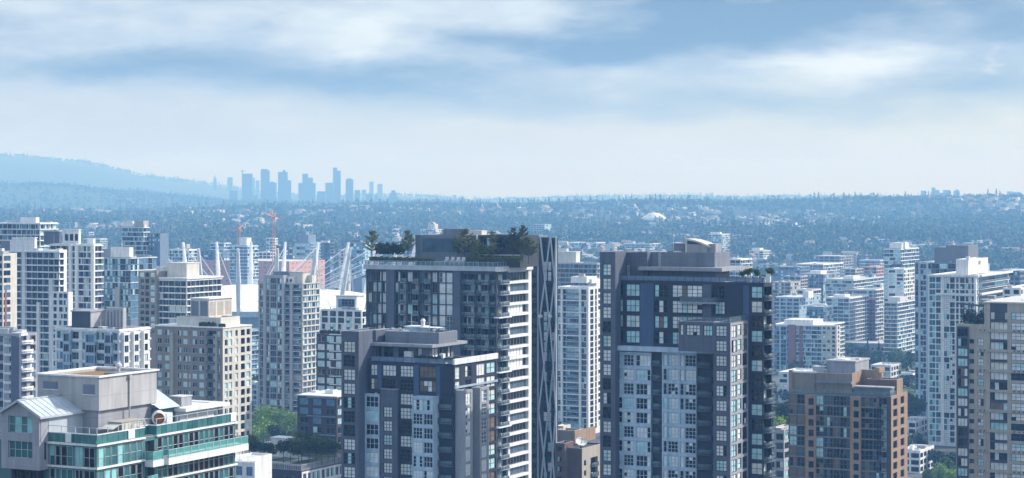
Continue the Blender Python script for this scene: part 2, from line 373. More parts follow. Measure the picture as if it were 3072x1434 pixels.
    def fin(s):
        for (part, m), mb in s.parts.items():
            if mb.q: mb.build(part, m, s.o)
        for nm, pl in (('window', s.wins), ('balcony', s.bals)):
            def score(p):
                wx, wy = s.world(p[1][0], p[1][1]); px = W2 + F * wx / wy; py = HY + (H - p[1][2]) * F / wy
                v = p[3] * (1.0 if p[2] == 0 else .45 if p[2] == 1 else .01)
                return v if -40 < px < 3110 and py < 1460 else v * .001
            pl = sorted(pl, key=score, reverse=True)
            for key, loc, rot, _ in pl[:s.cap]:
                o = bpy.data.objects.new(nm, lib_mesh(key)); o.location = loc; o.rotation_euler = (0, 0, {0: 0, 1: math.pi / 2, 2: -math.pi / 2}[rot]); link(o, s.o)
            if pl[s.cap:]:
                o = link(bpy.data.objects.new(nm, merged_mesh(nm, [p[:3] for p in pl[s.cap:]])), s.o); o['kind'] = 'stuff'
        return s.o
# ------------------------------------------------------------------ camera
cam = bpy.data.cameras.new('camera'); co = link(bpy.data.objects.new('camera', cam)); co.location = (0, 0, H); co.rotation_euler = (math.pi / 2, 0, 0)
cam.sensor_width = 36; cam.lens = 36 * F / 3072; cam.shift_y = -(717 - HY) / 3072; cam.clip_start = 1; cam.clip_end = 90000
scene.camera = co
vs = scene.view_settings; vs.view_transform = 'Standard'; vs.look = 'None'; vs.gamma = 1; vs.use_curve_mapping = False; vs.exposure = EXPO
# ------------------------------------------------------------------ daylight: sky with broken cloud, and the sun from the right
SUN = Vector((.82, .20, .62)).normalized()
sl = bpy.data.lights.new('sun', 'SUN'); sl.energy = SUNE; sl.angle = math.radians(.6); sl.color = (1, .975, .94)
so = link(bpy.data.objects.new('sun', sl)); so.rotation_euler = SUN.to_track_quat('Z', 'Y').to_euler(); so.location = (400, 200, 700)
world = bpy.data.worlds.new('World'); scene.world = world; world.use_nodes = True
nt = world.node_tree; bg = nt.nodes['Background']
def mth(op, a, b=None, c=None, clamp=False):
    n = nt.nodes.new('ShaderNodeMath'); n.operation = op; n.use_clamp = clamp
    for i, v in enumerate((a, b, c)):
        if v is None: continue
        if isinstance(v, (int, float)): n.inputs[i].default_value = v
        else: nt.links.new(v, n.inputs[i])
    return n.outputs[0]
def mixc(f, a, b):
    n = nt.nodes.new('ShaderNodeMix'); n.data_type = 'RGBA'
    for i, v in (('Factor', f), ('A', a), ('B', b)):
        if isinstance(v, tuple): n.inputs[i].default_value = v + (1,)
        elif isinstance(v, float): n.inputs[i].default_value = v
        else: nt.links.new(v, n.inputs[i])
    return n.outputs['Result']
def noise(vec, scale, detail=5, rough=.55):
    n = nt.nodes.new('ShaderNodeTexNoise'); n.inputs['Scale'].default_value = scale; n.inputs['Detail'].default_value = detail; n.inputs['Roughness'].default_value = rough
    nt.links.new(vec, n.inputs['Vector']); return n
def comb(x, y, z=0.0):
    n = nt.nodes.new('ShaderNodeCombineXYZ')
    for i, v in enumerate((x, y, z)):
        if isinstance(v, (int, float)): n.inputs[i].default_value = v
        else: nt.links.new(v, n.inputs[i])
    return n.outputs[0]
sky = nt.nodes.new('ShaderNodeTexSky'); sky.sky_type = 'NISHITA'; sky.sun_disc = False
sky.sun_elevation = math.asin(SUN.z); sky.sun_rotation = math.atan2(SUN.x, SUN.y); sky.air_density = 1.2; sky.dust_density = 1.5
tc = nt.nodes.new('ShaderNodeTexCoord'); sp = nt.nodes.new('ShaderNodeSeparateXYZ'); nt.links.new(tc.outputs['Generated'], sp.inputs[0])
az = mth('ARCTAN2', sp.outputs[0], sp.outputs[1]); el = mth('ARCSINE', sp.outputs[2])
# cloud field on azimuth and elevation (radians)
wv = comb(mth('MULTIPLY', az, 9.0), mth('MULTIPLY', el, 26.0))
w1 = noise(wv, 1.3, 6, .6); w2 = noise(comb(mth('MULTIPLY', az, 16.0), mth('MULTIPLY', el, 60.0)), 1.0, 8, .62)
sw = nt.nodes.new('ShaderNodeSeparateColor'); nt.links.new(w1.outputs['Color'], sw.inputs[0])
azw = mth('ADD', az, mth('MULTIPLY', mth('SUBTRACT', sw.outputs[0], .5), .11)); elw = mth('ADD', el, mth('MULTIPLY', mth('SUBTRACT', sw.outputs[1], .5), .034))
def blobs(lst):
    tot = None
    for px, py, sx, sy, w in lst:
        a = mth('DIVIDE', mth('SUBTRACT', azw, (px - W2) / F), sx / F); e = mth('DIVIDE', mth('SUBTRACT', elw, (HY - py) / F), sy / F)
        g = mth('MULTIPLY', mth('EXPONENT', mth('MULTIPLY', mth('ADD', mth('MULTIPLY', a, a), mth('MULTIPLY', e, e)), -1.0)), w)
        tot = g if tot is None else mth('ADD', tot, g)
    return tot
dark = blobs([(560, 185, 430, 52, .75), (1050, 245, 430, 58, .75), (280, 215, 260, 50, .4), (1400, 280, 330, 60, .35), (60, 110, 220, 60, .3),
              (1720, 160, 360, 50, .95), (2060, 100, 430, 55, .9), (2560, 30, 560, 62, 1.0), (1400, 95, 130, 60, .5), (2100, 10, 300, 60, .7), (3040, 120, 230, 70, .75),
              (2900, 260, 330, 45, .5), (2150, 300, 600, 45, .42), (1700, 340, 300, 40, .2), (2500, 345, 500, 40, .3), (420, 40, 200, 40, .2), (820, 60, 120, 40, .3)])
brt = blobs([(1120, 55, 170, 90, .8), (1105, 150, 45, 25, .5), (2570, 180, 210, 40, .95), (2330, 170, 120, 30, .4), (1560, 60, 190, 60, .55), (520, 35, 260, 45, .3), (2930, 215, 24, 40, .5),
             (1350, 190, 300, 35, .3), (250, 60, 180, 40, .25)])
fb = mth('MULTIPLY', mth('SUBTRACT', w2.outputs['Fac'], .5), 1.7)
dark = mth('ADD', dark, mth('MULTIPLY', fb, mth('MULTIPLY', el, 9.0, clamp=True)), clamp=True)
brt = mth('SUBTRACT', brt, mth('MULTIPLY', fb, .8), clamp=True); brt = mth('MULTIPLY', brt, mth('SUBTRACT', 1.0, dark), clamp=True)
lowf = mth('DIVIDE', mth('SUBTRACT', .066, mth('ADD', elw, mth('MULTIPLY', fb, .012))), .034, clamp=True); lowf = mth('SMOOTH_MIN', lowf, 1.0, .2)
rgt = mth('ADD', mth('MULTIPLY', az, 2.6), .5, clamp=True)
hor = mixc(rgt, SKYC['hl'], SKYC['hr'])
base = mixc(lowf, SKYC['mid'], hor)
c = mixc(mth('MULTIPLY', dark, .95), base, SKYC['dark']); c = mixc(brt, c, SKYC['bright'])
# higher up: broken cloud over blue
up = noise(tc.outputs['Generated'], 3.2, 6); upm = mth('MULTIPLY', mth('SUBTRACT', up.outputs['Fac'], .42), 5.0, clamp=True)
nis = nt.nodes.new('ShaderNodeMix'); nis.data_type = 'RGBA'; nis.blend_type = 'MULTIPLY'; nis.inputs['Factor'].default_value = 1
nt.links.new(sky.outputs[0], nis.inputs['A']); nis.inputs['B'].default_value = (NISH, NISH, NISH, 1)
high = mixc(upm, nis.outputs['Result'], SKYC['cloud'])
hf = mth('DIVIDE', mth('SUBTRACT', el, .105), .2, clamp=True)
allc = mixc(hf, c, high)
nt.links.new(allc, bg.inputs['Color']); bg.inputs['Strength'].default_value = SKYS
# ------------------------------------------------------------------ the land: flat downtown, then rising hills and ridges, as one sheet
def tab(pts):
    xs, ys = [p[0] for p in pts], [p[1] for p in pts]
    return lambda v: np.interp(v, xs, ys)
CREST1 = tab([(-400, 645), (0, 640), (400, 640), (600, 636), (1000, 622), (1300, 618), (1500, 622), (1800, 616), (2300, 612), (2600, 606), (3072, 600), (3500, 598)])
CREST2 = tab([(-400, 556), (0, 560), (200, 560), (300, 572), (500, 592), (700, 608), (1000, 614), (1300, 611), (1500, 618), (1800, 613), (2300, 606), (2700, 603), (3072, 597), (3500, 597)])
CREST3 = tab([(-400, 440), (0, 469), (60, 472), (100, 477), (150, 482), (250, 491), (330, 506), (400, 522), (480, 537), (560, 547), (640, 556), (700, 566), (760, 578), (1000, 593), (1200, 588),
              (1300, 595), (1400, 604), (1500, 602), (1600, 600), (1700, 595), (1800, 591), (2000, 591), (2200, 595), (2400, 594), (2600, 594), (2800, 596), (3072, 597), (3500, 597)])
def hills(x, y):
    x, y = np.asarray(x, float), np.asarray(y, float)
    d = np.hypot(x, y); px = np.clip(W2 + F * x / np.maximum(y, .3 * d + 1), -400, 3500); Y = np.where(y > .3 * d, y, d)
    hh = lambda row, yy: H - (row - HY) / F * yy
    h1, h2, h3 = hh(CREST1(px), 5500), hh(CREST2(px), 8200), hh(CREST3(px), 12500)
    K = [(0, 0), (1900, 0), (2300, 8), (2800, 30), (3500, 48), (4500, np.minimum(64, h1 - 8)), (5500, h1), (6400, h1 - 22), (8200, h2), (9300, h2 - 25), (12500, h3), (16000, h3 - 180), (30000, -200)]
    z = np.zeros_like(Y)
    for (a, za), (b, zb) in zip(K, K[1:]):
        t = np.clip((Y - a) / (b - a), 0, 1); t = t * t * (3 - 2 * t)
        z = np.where((Y >= a) & (Y <= b), za + (zb - za) * t, z)
    z = np.where(Y > 30000, -200, z)
    w = np.clip((Y - 2000) / 1500, 0, 1)
    return z + w * (4 * np.sin(x / 210 + 1.3 * np.sin(y / 340)) * np.sin(y / 260 + x / 500) + 2.5 * np.sin(x / 83 + y / 131))
GROUND = lambda x, y: float(hills(x, y))
mat('town_ground', (.09, .10, .10), .95, .35, .02, (1, 1, 1)); mat('hill_ground', (.028, .045, .03), .95, .35, .01, (1, 1, 1))
azs = np.radians(np.concatenate([np.arange(-180, -22, 6), np.arange(-22, 22.01, .2), np.arange(28, 180.1, 6)]))
rs = np.concatenate([[1.0], np.geomspace(60, 1800, 14), np.geomspace(1950, 16000, 120), [20000, 30000, 40000]])
A, Rr = np.meshgrid(azs, rs); gx, gy = Rr * np.sin(A), Rr * np.cos(A); gz = hills(gx, gy)
na, nr = len(azs), len(rs); idx = np.arange(nr * na).reshape(nr, na)
q = np.stack([idx[:-1, :-1], idx[:-1, 1:], idx[1:, 1:], idx[1:, :-1]], -1).reshape(-1, 4)
mi = (np.repeat(Rr[:-1, :-1].ravel()[:, None], 1, 1)[:, 0] > 2300).astype(int)
g = link(bpy.data.objects.new('ground', np_mesh('ground', np.stack([gx, gy, gz], -1).reshape(-1, 3), q, mi, [M('town_ground'), M('hill_ground')], smooth=True)))
tag(g, 'wooded ground rising from the flat city to the far hills', kind='structure')
# ------------------------------------------------------------------ haze: one closed box of even, pale air
mb = MB(); mb.box(-9000, 9000, -600, 17500, -260, HAZE_TOP)
hz = mb.build('haze', [], None); tag(hz, 'pale blue summer haze over the whole city', kind='stuff')
hm = bpy.data.materials.new('haze'); hm.use_nodes = True; n = hm.node_tree; n.nodes.clear()
ho = n.nodes.new('ShaderNodeOutputMaterial'); pv = n.nodes.new('ShaderNodeVolumePrincipled'); n.links.new(pv.outputs[0], ho.inputs['Volume'])
pv.inputs['Density'].default_value = HAZE_D; pv.inputs['Color'].default_value = HAZE_C + (1,); pv.inputs['Anisotropy'].default_value = HAZE_G
pv.inputs['Absorption Color'].default_value = HAZE_A + (1,)
hz.data.materials.append(hm)
scene.cycles.volume_bounces = 2; scene.cycles.max_bounces = 8; scene.cycles.diffuse_bounces = 3; scene.cycles.glossy_bounces = 3; scene.cycles.transparent_max_bounces = 12
scene.cycles.use_denoising = True
# ================================================================== the near towers
def bay(s, px0, px1, pxr, yt, wall, spec, right=None, fh=2.9, ztop=None, roof='roof_grey', part='bay', para=.5, back=0.0, bottom=None):
    """a bay standing proud of the front: front px0-px1, its right side shows from px1 to pxr"""
    x1 = s.fx(pxr, back); y = s.fy(px1, x1); x0 = s.fx(px0, y); z1 = s.z(yt, x1, y)
    zb = s.base if bottom is None else bottom
    s.vol(x0, x1, y, back + .02, zb, z1, wall, roof, s.pc(spec, y), s.pc(right or [], 0, 'r', x1), ztop, fh, para, part)
    return x0, x1, y, z1
def rail(s, pts, z, h=1.05, glass='rail_clear', post='steel_dark', gap=1.5, part='railing'):
    """posts, top rail and glass along a run of local points"""
    mb = MB()
    for (xa, ya), (xb, yb) in zip(pts, pts[1:]):
        L = math.hypot(xb - xa, yb - ya); n = max(1, int(L / gap))
        mb.bar((xa, ya, z + h), (xb, yb, z + h), .08, .08, 0)
        dx, dy = (xb - xa) / L, (yb - ya) / L
        mb.quad((xa, ya, z + .1), (xb, yb, z + .1), (xb, yb, z + h - .06), (xa, ya, z + h - .06), 1)
        for i in range(n + 1):
            x, y = lerp(xa, xb, i / n), lerp(ya, yb, i / n); mb.box(x - .04, x + .04, y - .04, y + .04, z, z + h, 0)
    return mb.build(part, [post, glass], s.o)
w = lambda a, b, nx=2, ny=2, st='loft', **k: (a, b, 'w', dict(dict(nx=nx, ny=ny, st=st, sh=.13, hh=.93), **k))
bl = lambda a, b, nx=2, st='dark', **k: (a, b, 'b', dict(nx=nx, ny=1, st=st, **k))

# ---- grey loft tower, the larger one
s = Bld('apartment_tower', 'tall charcoal tower with navy panels, pale window bays and planted roof terrace', 1852, 2290, 2316, 400, 848)
zt = s.top; fh = 2.87
xs = s.fx(2200)
up = [w(1856, 1869, 1, 2), w(1878, 1919, 3, 2), w(1963, 2003, 3, 2), w(2016, 2107, 6, 3), w(2136, 2199, 4, 3), w(2203, 2228, 2, 2), w(2248, 2286, 3, 2)]
s.vol(-s.a, -8, 0, 22, s.base, zt, 'navy_wall', 'roof_dark', [c for c in s.pc(up) if c[1] < -6] , None, zt - .55, fh + .25, .3, 'wall', zlow=s.z(1046, -15, 0))
s.facade('f', -.06, s.fx(1921), s.fx(1961), s.z(1040, -25, 0), zt - .6, 'blue_panel', part='cladding')
s.facade('f', -.06, s.fx(2230), s.fx(2247), s.base, zt - .6, 'blue_panel', part='cladding')
s.facade('f', -.05, s.fx(2108), s.fx(2134), s.z(960, -12, 0), zt - .6, 'grey_wall', part='cladding')
s.vol(-8, 0, 0, s.b, s.base, zt, 'navy_wall', 'roof_dark', s.pc([w(2253, 2287, 2, 2)]), [(.4, s.b - .3, 'b', dict(st='dark', out=.9, d=1.0, bal='dark', nx=2))], zt - .55, fh, .3)
# lower front: grey frame, balconies and pale bays
zb = s.z(1052, -20, 0)
x0, x1 = s.fx(1852, -1.2), s.fx(2141, -1.2)
s.box('cornice', 'ice_panel', x0, x1, -1.6, .1, zb - .2, zb + .75, '')
low = [bl(1958, 1984, 2, out=.5), bl(2093, 2138, 3, out=.6)]
s.facade('f', -.05, s.fx(1852), s.fx(2142), s.base, zb, 'grey_wall', s.pc(low, -.05), zb - .1, fh)
wb = dict(st='whitef', sh=.16, hh=.95, m='ice_panel')
for a, b, c, spec in ((1852, 1953, 1957, [w(1855, 1867, 1, 2, **wb), w(1870, 1901, 3, 3, **wb), w(1908, 1952, 4, 2, **wb)]), (1986, 2089, 2092, [w(1990, 2000, 1, 2, **wb), w(2003, 2034, 3, 3, **wb), w(2040, 2051, 1, 2, **wb), w(2055, 2088, 3, 3, **wb)])):
    bay(s, a, b, c, 1058, 'ice_panel', spec, None, fh, None, 'roof_grey', 'bay', .0)
# the stepped bay with its own terrace
g = dict(sh=.2, hh=.92)
x1 = s.fx(2244); yb_ = s.fy(2190, x1); z1 = s.z(968, x1, yb_); x0 = s.fx(2035, yb_); xh = s.fx(2141, yb_); zh = zb + .8
s.vol(x0, xh, yb_, .02, zh, z1, 'grey_wall', 'roof_grey', s.pc([w(2040, 2050, 1, 2, **g), w(2058, 2100, 4, 3, **g), w(2110, 2137, 3, 2, **g)], yb_), None, None, fh, .4, 'bay', zlow=zh)
s.vol(xh, x1, yb_, .02, s.base, z1, 'grey_wall', 'roof_grey', s.pc([w(2147, 2180, 3, 3, **g)], yb_), False, None, fh, .4, 'bay')
L = -yb_
s.facade('r', x1 + .04, yb_ + .1, -.05, s.base, z1 - .1, 'grey_light', [(yb_ + L * .08, yb_ + L * .36, 'w', dict(nx=2, ny=2, st='loft', sh=.1, hh=.93)), (yb_ + L * .42, yb_ + L * .62, 'w', dict(nx=1, ny=2, st='loft', sh=.2, hh=.93)), (yb_ + L * .68, yb_ + L * .95, 'w', dict(nx=2, ny=2, st='loft', sh=.1, hh=.93))], z1 - .4, fh, 'bay')  # right side in a lighter grey than the front, sunlight put into it
rail(s, [(x0 + .2, yb_ + .2), (x1 - .2, yb_ + .2), (x1 - .2, -.2)], z1)
# balcony slab in the upper front
xa, xb = s.fx(2038, -1.6), s.fx(2150, -1.6); zz = s.z(908, xb, -1.6)
s.new('balcony', ['grey_light'], (lambda m: (m.box(xa, xb, -1.6, .1, zz - .3, zz), m)[1])(MB())); rail(s, [(xa, 0), (xa, -1.5), (xb, -1.5), (xb, 0)], zz)
# the slim stair tower at the end, with its own window column
yl = -2.6; xl1 = s.fx(1846, yl); xl0 = s.fx(1800, yl)
zl = s.z(756, xl1, yl)
s.vol(xl0, xl1, yl, 9, s.base, zl, 'grey_wall', 'roof_grey', s.pc([w(1808, 1833, 2, 3, sh=.14, hh=.95, st='loft', nv=8)], yl), None, s.z(790, xl1, yl), fh, .3, 'stair_tower')
s.vol(xl1, s.fx(1942, 3.0), 3.0, 9, zt - .5, s.z(756, xl1, 3), 'grey_wall', 'roof_grey', s.pc([w(1857, 1889, 2, 2, sh=.05, hh=.9, k1=1)], 3), None, s.z(788, xl1, 3), 3.4, .3, 'stair_tower')
# penthouse: plant room over a projecting canopy
xp0, xp1 = s.fx(1942, 5), s.fx(2144, 5); zc = s.z(803, xp1, 3)
s.vol(xp0, xp1, 5, s.fy(2190, xp1), zc, s.z(758, xp1, 5), 'grey_mid', 'roof_grey', part='plant_room')
for p in (1942, 1975): s.facade('f', 4.9, s.fx(p, 4.9), s.fx(p + 8, 4.9), zc, s.z(757, xp1, 5), 'grey_light', part='plant_room')
s.box('canopy', 'grey_light', s.fx(1914, 1.6), s.fx(2166, 1.6), 1.6, s.fy(2250, s.fx(2166, 1.6)), zc - .7, zc, '')
xq = s.fx(2146, 4); s.vol(s.fx(1925, 4), xq, 4, 12, zt - .4, zc - .7, 'grey_mid', None, s.pc([w(1980, 2010, 2, 2, k1=1, sh=.1, hh=.8), w(2062, 2085, 2, 1, k1=1, sh=.1, hh=.8)], 4), [(4.6, 7, 'w', dict(nx=2, ny=1, st='dark', sh=.02, hh=.95, k1=1)), (7.4, 11, 'w', dict(nx=3, ny=1, st='dark', sh=.02, hh=.95, k1=1))], zc - .8, 2.6, 0, 'penthouse')
rail(s, [(s.fx(1856), .15), (-.2, .15), (-.2, s.b - .3)], zt, .95, 'rail_blue', 'navy_wall', 1.8)
# rooftop lift house with a curved lid, and a cabinet
xk, yk = s.fx(2058, 9), 9; xk1 = s.fx(2122, 9); zk = s.z(757, xk1, 9); zk1 = s.z(716, xk, 9); mbq = MB()
mbq.box(xk, xk1, 9, 13, zk, zk + 1.6, 0)
for i in range(6):
    a0, a1 = i / 6, (i + 1) / 6; f_ = lambda t: lerp(zk1, zk + 1.2, t ** 1.7)
    xa, xb = lerp(xk, xk1 + .8, a0), lerp(xk, xk1 + .8, a1)
    mbq.quad((xa, 8.7, f_(a0)), (xb, 8.7, f_(a1)), (xb, 13.3, f_(a1)), (xa, 13.3, f_(a0)), 1); mbq.quad((xa, 8.7, f_(a0) - .35), (xb, 8.7, f_(a1) - .35), (xb, 8.7, f_(a1)), (xa, 8.7, f_(a0)), 1)
    mbq.quad((xa, 9.02, zk + 1.5), (xb, 9.02, zk + 1.5), (xb, 9.02, f_(a1) - .3), (xa, 9.02, f_(a0) - .3), 2)
mbq.box(xk - .1, xk + .25, 8.9, 13, zk, zk1, 1); mbq.box(xk1, xk1 + 1.6, 9.5, 12.5, zk, zk + 1.7, 0)
s.new('lift_house', ['grey_light', 'cream', 'glass_mid'], mbq)
mbq = MB(); xk = s.fx(2018, 10); mbq.box(xk, xk + 2.6, 10, 12, zk, zk + 1.7, 0); mbq.box(xk - .1, xk + 2.7, 9.9, 12.1, zk + 1.7, zk + 1.85, 1); s.new('vent_housing', ['grey_mid', 'white_paint'], mbq)
s.clutter(7, s.fx(1950, 7), s.fx(2060, 7), 6, 11, s.z(758, xp1, 5) - .8); TOWER_BIG = s; s.fin()

# ---- grey loft tower, the lower one
s = Bld('apartment_tower', 'shorter charcoal tower with white rooftop seat boxes and two bright white window bays', 1108, 1362, 1490, 415, 1092)
zt = s.top; fh = 2.87
s.vol(-s.a, 0, 0, s.b, s.base, zt, 'navy_wall', 'roof_dark', s.pc([w(1112, 1132, 2, 2), w(1147, 1188, 4, 2, k1=2), w(1200, 1240, 4, 3, sh=.12, hh=.93), w(1258, 1308, 4, 2, k1=2), w(1322, 1357, 3, 2, k1=2), bl(1319, 1358, 3, out=.7, k0=2)]),
      s.pc([w(1366, 1380, 2, 3, st='bright', sh=.1), w(1396, 1414, 2, 2, k1=2), w(1430, 1455, 3, 2, st='bright', sh=.1, k1=2), w(1460, 1487, 2, 2), ], 0, 'r', 0), zt - .55, fh, .3)
s.facade('f', -.05, s.fx(1242), s.fx(1257), s.z(1190, -8, 0), zt - .6, 'blue_panel', part='cladding'); s.facade('f', -.05, s.fx(1309), s.fx(1321), s.z(1250, -4, 0), zt - .6, 'blue_panel', part='cladding')
s.facade('f', -.05, s.fx(1133), s.fx(1145), s.z(1165, -18, 0), zt - .6, 'blue_panel', part='cladding')
s.box('cornice', 'white_paint', -.1, .35, -.4, s.b, zt - .15, zt + 1.0, ''); s.box('cornice', 'pale_blue', .06, .3, 0, s.b, zt - 5.0, zt - 4.6, '')
bay(s, 1092, 1138, 1142, 1182, 'ice_panel', [w(1097, 1135, 3, 2, **wb)], None, fh)
x0, x1, yb_, z1 = bay(s, 1142, 1192, 1197, 1170, 'grey_wall', [w(1150, 1176, 3, 3, sh=.15, hh=.9, skip=(0,)), ], None, fh); s.box('coping', 'grey_light', x0 - .1, x1 + .1, yb_ - .1, 0, z1, z1 + .15, '')
bay(s, 1236, 1299, 1317, 1192, 'ice_panel', [w(1238, 1267, 3, 3, **wb), w(1270, 1298, 3, 2, **wb)], [], fh)
# grey bays on the lit side
for a, b, zr in ((1392, 1418, 1172), (1440, 1467, 1163)):
    ya, yb2 = s.fy(a, 2.0), s.fy(b, 2.0); z1 = s.z(zr, 2, ya)
    s.vol(-.1, 2.0, ya, yb2, s.base, z1, 'grey_light', 'roof_grey', None, [(ya + (yb2 - ya) * .2, ya + (yb2 - ya) * .8, 'w', dict(nx=2, ny=3, st='bright', sh=.1, hh=.93))], None, fh, .4, 'bay')
s.facade('r', .05, s.fy(1419), s.fy(1440), s.base, zt - 6, 'navy_wall', [(s.fy(1421), s.fy(1439), 'b', dict(nx=2, ny=1, st='dark', out=.9, d=.9, bal='dark'))], zt - 6, fh)
# stair tower
yl = -3.0; x1 = s.fx(1076, yl); x0 = s.fx(1024, yl); zl = s.z(994, x1, yl)
s.vol(x0, x1, yl, 8, s.base, zl, 'grey_wall', 'roof_grey', s.pc([w(1030, 1065, 3, 3, sh=.12, hh=.93, nv=8)], yl), None, s.z(1022, x1, yl), fh, .3, 'stair_tower')
s.vol(x1, s.fx(1128, 3), 3, 9, zt - 14, s.z(990, x1, 3), 'grey_wall', 'roof_grey', None, None, None, fh, .3, 'stair_tower')
xp0, xp1 = s.fx(1156, 5), s.fx(1316, 5); zc = s.z(1034, xp1, 3)
s.vol(xp0, xp1, 5, s.fy(1372, xp1), zc, s.z(998, xp1, 5), 'grey_mid', 'roof_grey', part='plant_room'); s.vol(s.fx(1128, 7), xp0, 7, 16, zc, s.z(993, xp0, 7), 'grey_wall', 'roof_dark', part='plant_room')
s.box('canopy', 'grey_light', s.fx(1110, 2), s.fx(1297, 2), 2, s.fy(1402, s.fx(1297, 2)), zc - .6, zc, '')
xq = s.fx(1290, 4); s.vol(s.fx(1095, 4), xq, 4, 14, zt - .3, zc - .6, 'grey_mid', None, s.pc([w(1105, 1145, 1, 1, 'void', k1=1, sh=.02, hh=.95), w(1152, 1180, 2, 2, k1=1, sh=.05), w(1195, 1225, 1, 1, 'void', k1=1, sh=.05), w(1252, 1265, 1, 1, 'dark', k1=1, sh=.02)], 4), [(5, 9, 'w', dict(nx=3, ny=1, st='dark', sh=.02, k1=1)), (9.5, 13, 'w', dict(nx=3, ny=1, st='dark', sh=.02, k1=1))], zc - .7, 2.55, 0, 'penthouse')
rail(s, [(s.fx(1112), .15), (-.2, .15), (-.2, s.b - .3)], zt, .95, 'rail_blue', 'navy_wall', 1.8)
for p, q, h_ in ((1212, 1234, 2.0), (1318, 1330, 1.8)):
    mbq = MB(); xa, xb = s.fx(p, 2), s.fx(q, 2); mbq.box(xa, xb, 2, 2.9, zt - .2, zt + h_); mbq.box(xa + .2, xb - .2, 1.95, 2, zt + .8, zt + .9, 1); mbq.box(xb, xb + .5, 2, 2.8, zt - .2, zt + .8)
    o = mbq.build('seat_box', ['white_paint', 'steel_dark'], s.o)
# glass lookout and vents on the roof
zk = s.z(997, s.fx(1235, 9), 9); xk = s.fx(1218, 9); mbq = MB(); mbq.box(xk, xk + 3.4, 9, 12, zk - .3, zk + 1.1, 0); mbq.box(xk - .3, xk + 3.9, 8.7, 12.4, zk + 1.1, zk + 1.3, 1)
xk = s.fx(1258, 9); mbq.box(xk, xk + 2.2, 9, 11.5, zk - .3, zk + 1.0, 0); mbq.quad((xk + 2.2, 9, zk + .2), (xk + 3.6, 9, zk + 1.0), (xk + 3.6, 11.5, zk + 1.0), (xk + 2.2, 11.5, zk + .2), 0); mbq.box(xk - .2, xk + 4.2, 8.8, 11.8, zk + 1.0, zk + 1.15, 1)
s.new('roof_lantern', ['pale_blue', 'white_paint'], mbq); mbq = MB(); mbq.tube((xk + .6, 9.5, zk + 1.1), (xk + .6, 9.5, zk + 2.4), .45, .45, 8); mbq.tube((xk + .6, 9.5, zk + 2.4), (xk + .6, 9.5, zk + 2.9), .6, .3, 8); s.new('roof_vent', ['white_paint'], mbq)
s.clutter(6, s.fx(1160, 7), s.fx(1300, 7), 6.5, 13, s.z(998, xp1, 5) - .8); TOWER_LOW = s; s.fin()

# ---- dark tower with the tree garden on its roof
s = Bld('apartment_tower', 'wide dark glass tower with conifers growing on its roof and white striped flank', 1098, 1490, 1588, 535, 800, yb=1480)
zt = s.top; fh = 2.86
mir = dict(sh=.06, hh=.96, d=.5)
cols = []
for a, b, n in ((1102, 1159, 4), (1183, 1312, 7), (1384, 1488, 5)):
    for i in range(n):
        p, q_ = a + (b - a) * i / n + 1, a + (b - a) * (i + 1) / n - 1
        cols.append(bl(p, q_, 2, 'mirror', out=.5 if i % 2 else -.3, d=1.2, bal='brown') if (a > 1300 or (a > 1150 and i in (1, 3, 5))) else w(p, q_, 2, 1, 'mirror', nv=9, **mir))
cols += [w(1318, 1336, 2, 2, 'bright', sh=.05, hh=.97), w(1339, 1357, 2, 2, 'bright', sh=.05, hh=.97)]
cols.sort()
b0 = s.b
rr = [(1.0, 5.6, 'b', dict(st='mirror', nx=3, out=.9, d=1.2, bal='brown')), (6.6, b0 - 1.6, 'w', dict(nx=6, ny=1, st='mirror', sh=.2, hh=.99, m='white_paint', d=.35))]
s.vol(-s.a, 0, 0, b0, s.base, zt - 1.2, 'grey_dark', 'roof_grey', s.pc(cols), rr, zt - 1.7, fh, .3)
for a, b in ((1159, 1182), (1360, 1380)): s.facade('f', -.5, s.fx(a, -.5), s.fx(b, -.5), s.base, zt - 1.2, 'grey_wall', part='pier'); s.facade('r', s.fx(b, -.5), -.5, 0, s.base, zt - 1.2, 'grey_wall', part='pier'); s.facade('l', s.fx(a, -.5), 0, .5, s.base, zt - 1.2, 'grey_wall', part='pier')
s.box('pier', 'white_paint', 0, .5, b0 - 1.5, b0 + .3, s.base, zt - .3, '')
s.box('cornice', 'silver', -s.a - .3, .1, -.8, .1, zt - 1.2, zt, ''); s.box('cornice', 'white_paint', .05, 1.0, -.8, b0 + .3, zt - 1.3, zt, '')
for k in range(24):
    z = zt - 1.7 - k * fh
    if z < s.z(1480): break
    mbq = MB(); mbq.box(.02, .55, 6.4, b0 - 1.5, z - fh - .15, z - fh + .6); mbq.build('spandrel', ['white_paint'], s.o)
    if k in (4, 9, 14, 19): mbq = MB(); mbq.box(-.4, 1.3, -.9, 6.2, z - .3, z); mbq.build('slab_edge', ['white_paint'], s.o)
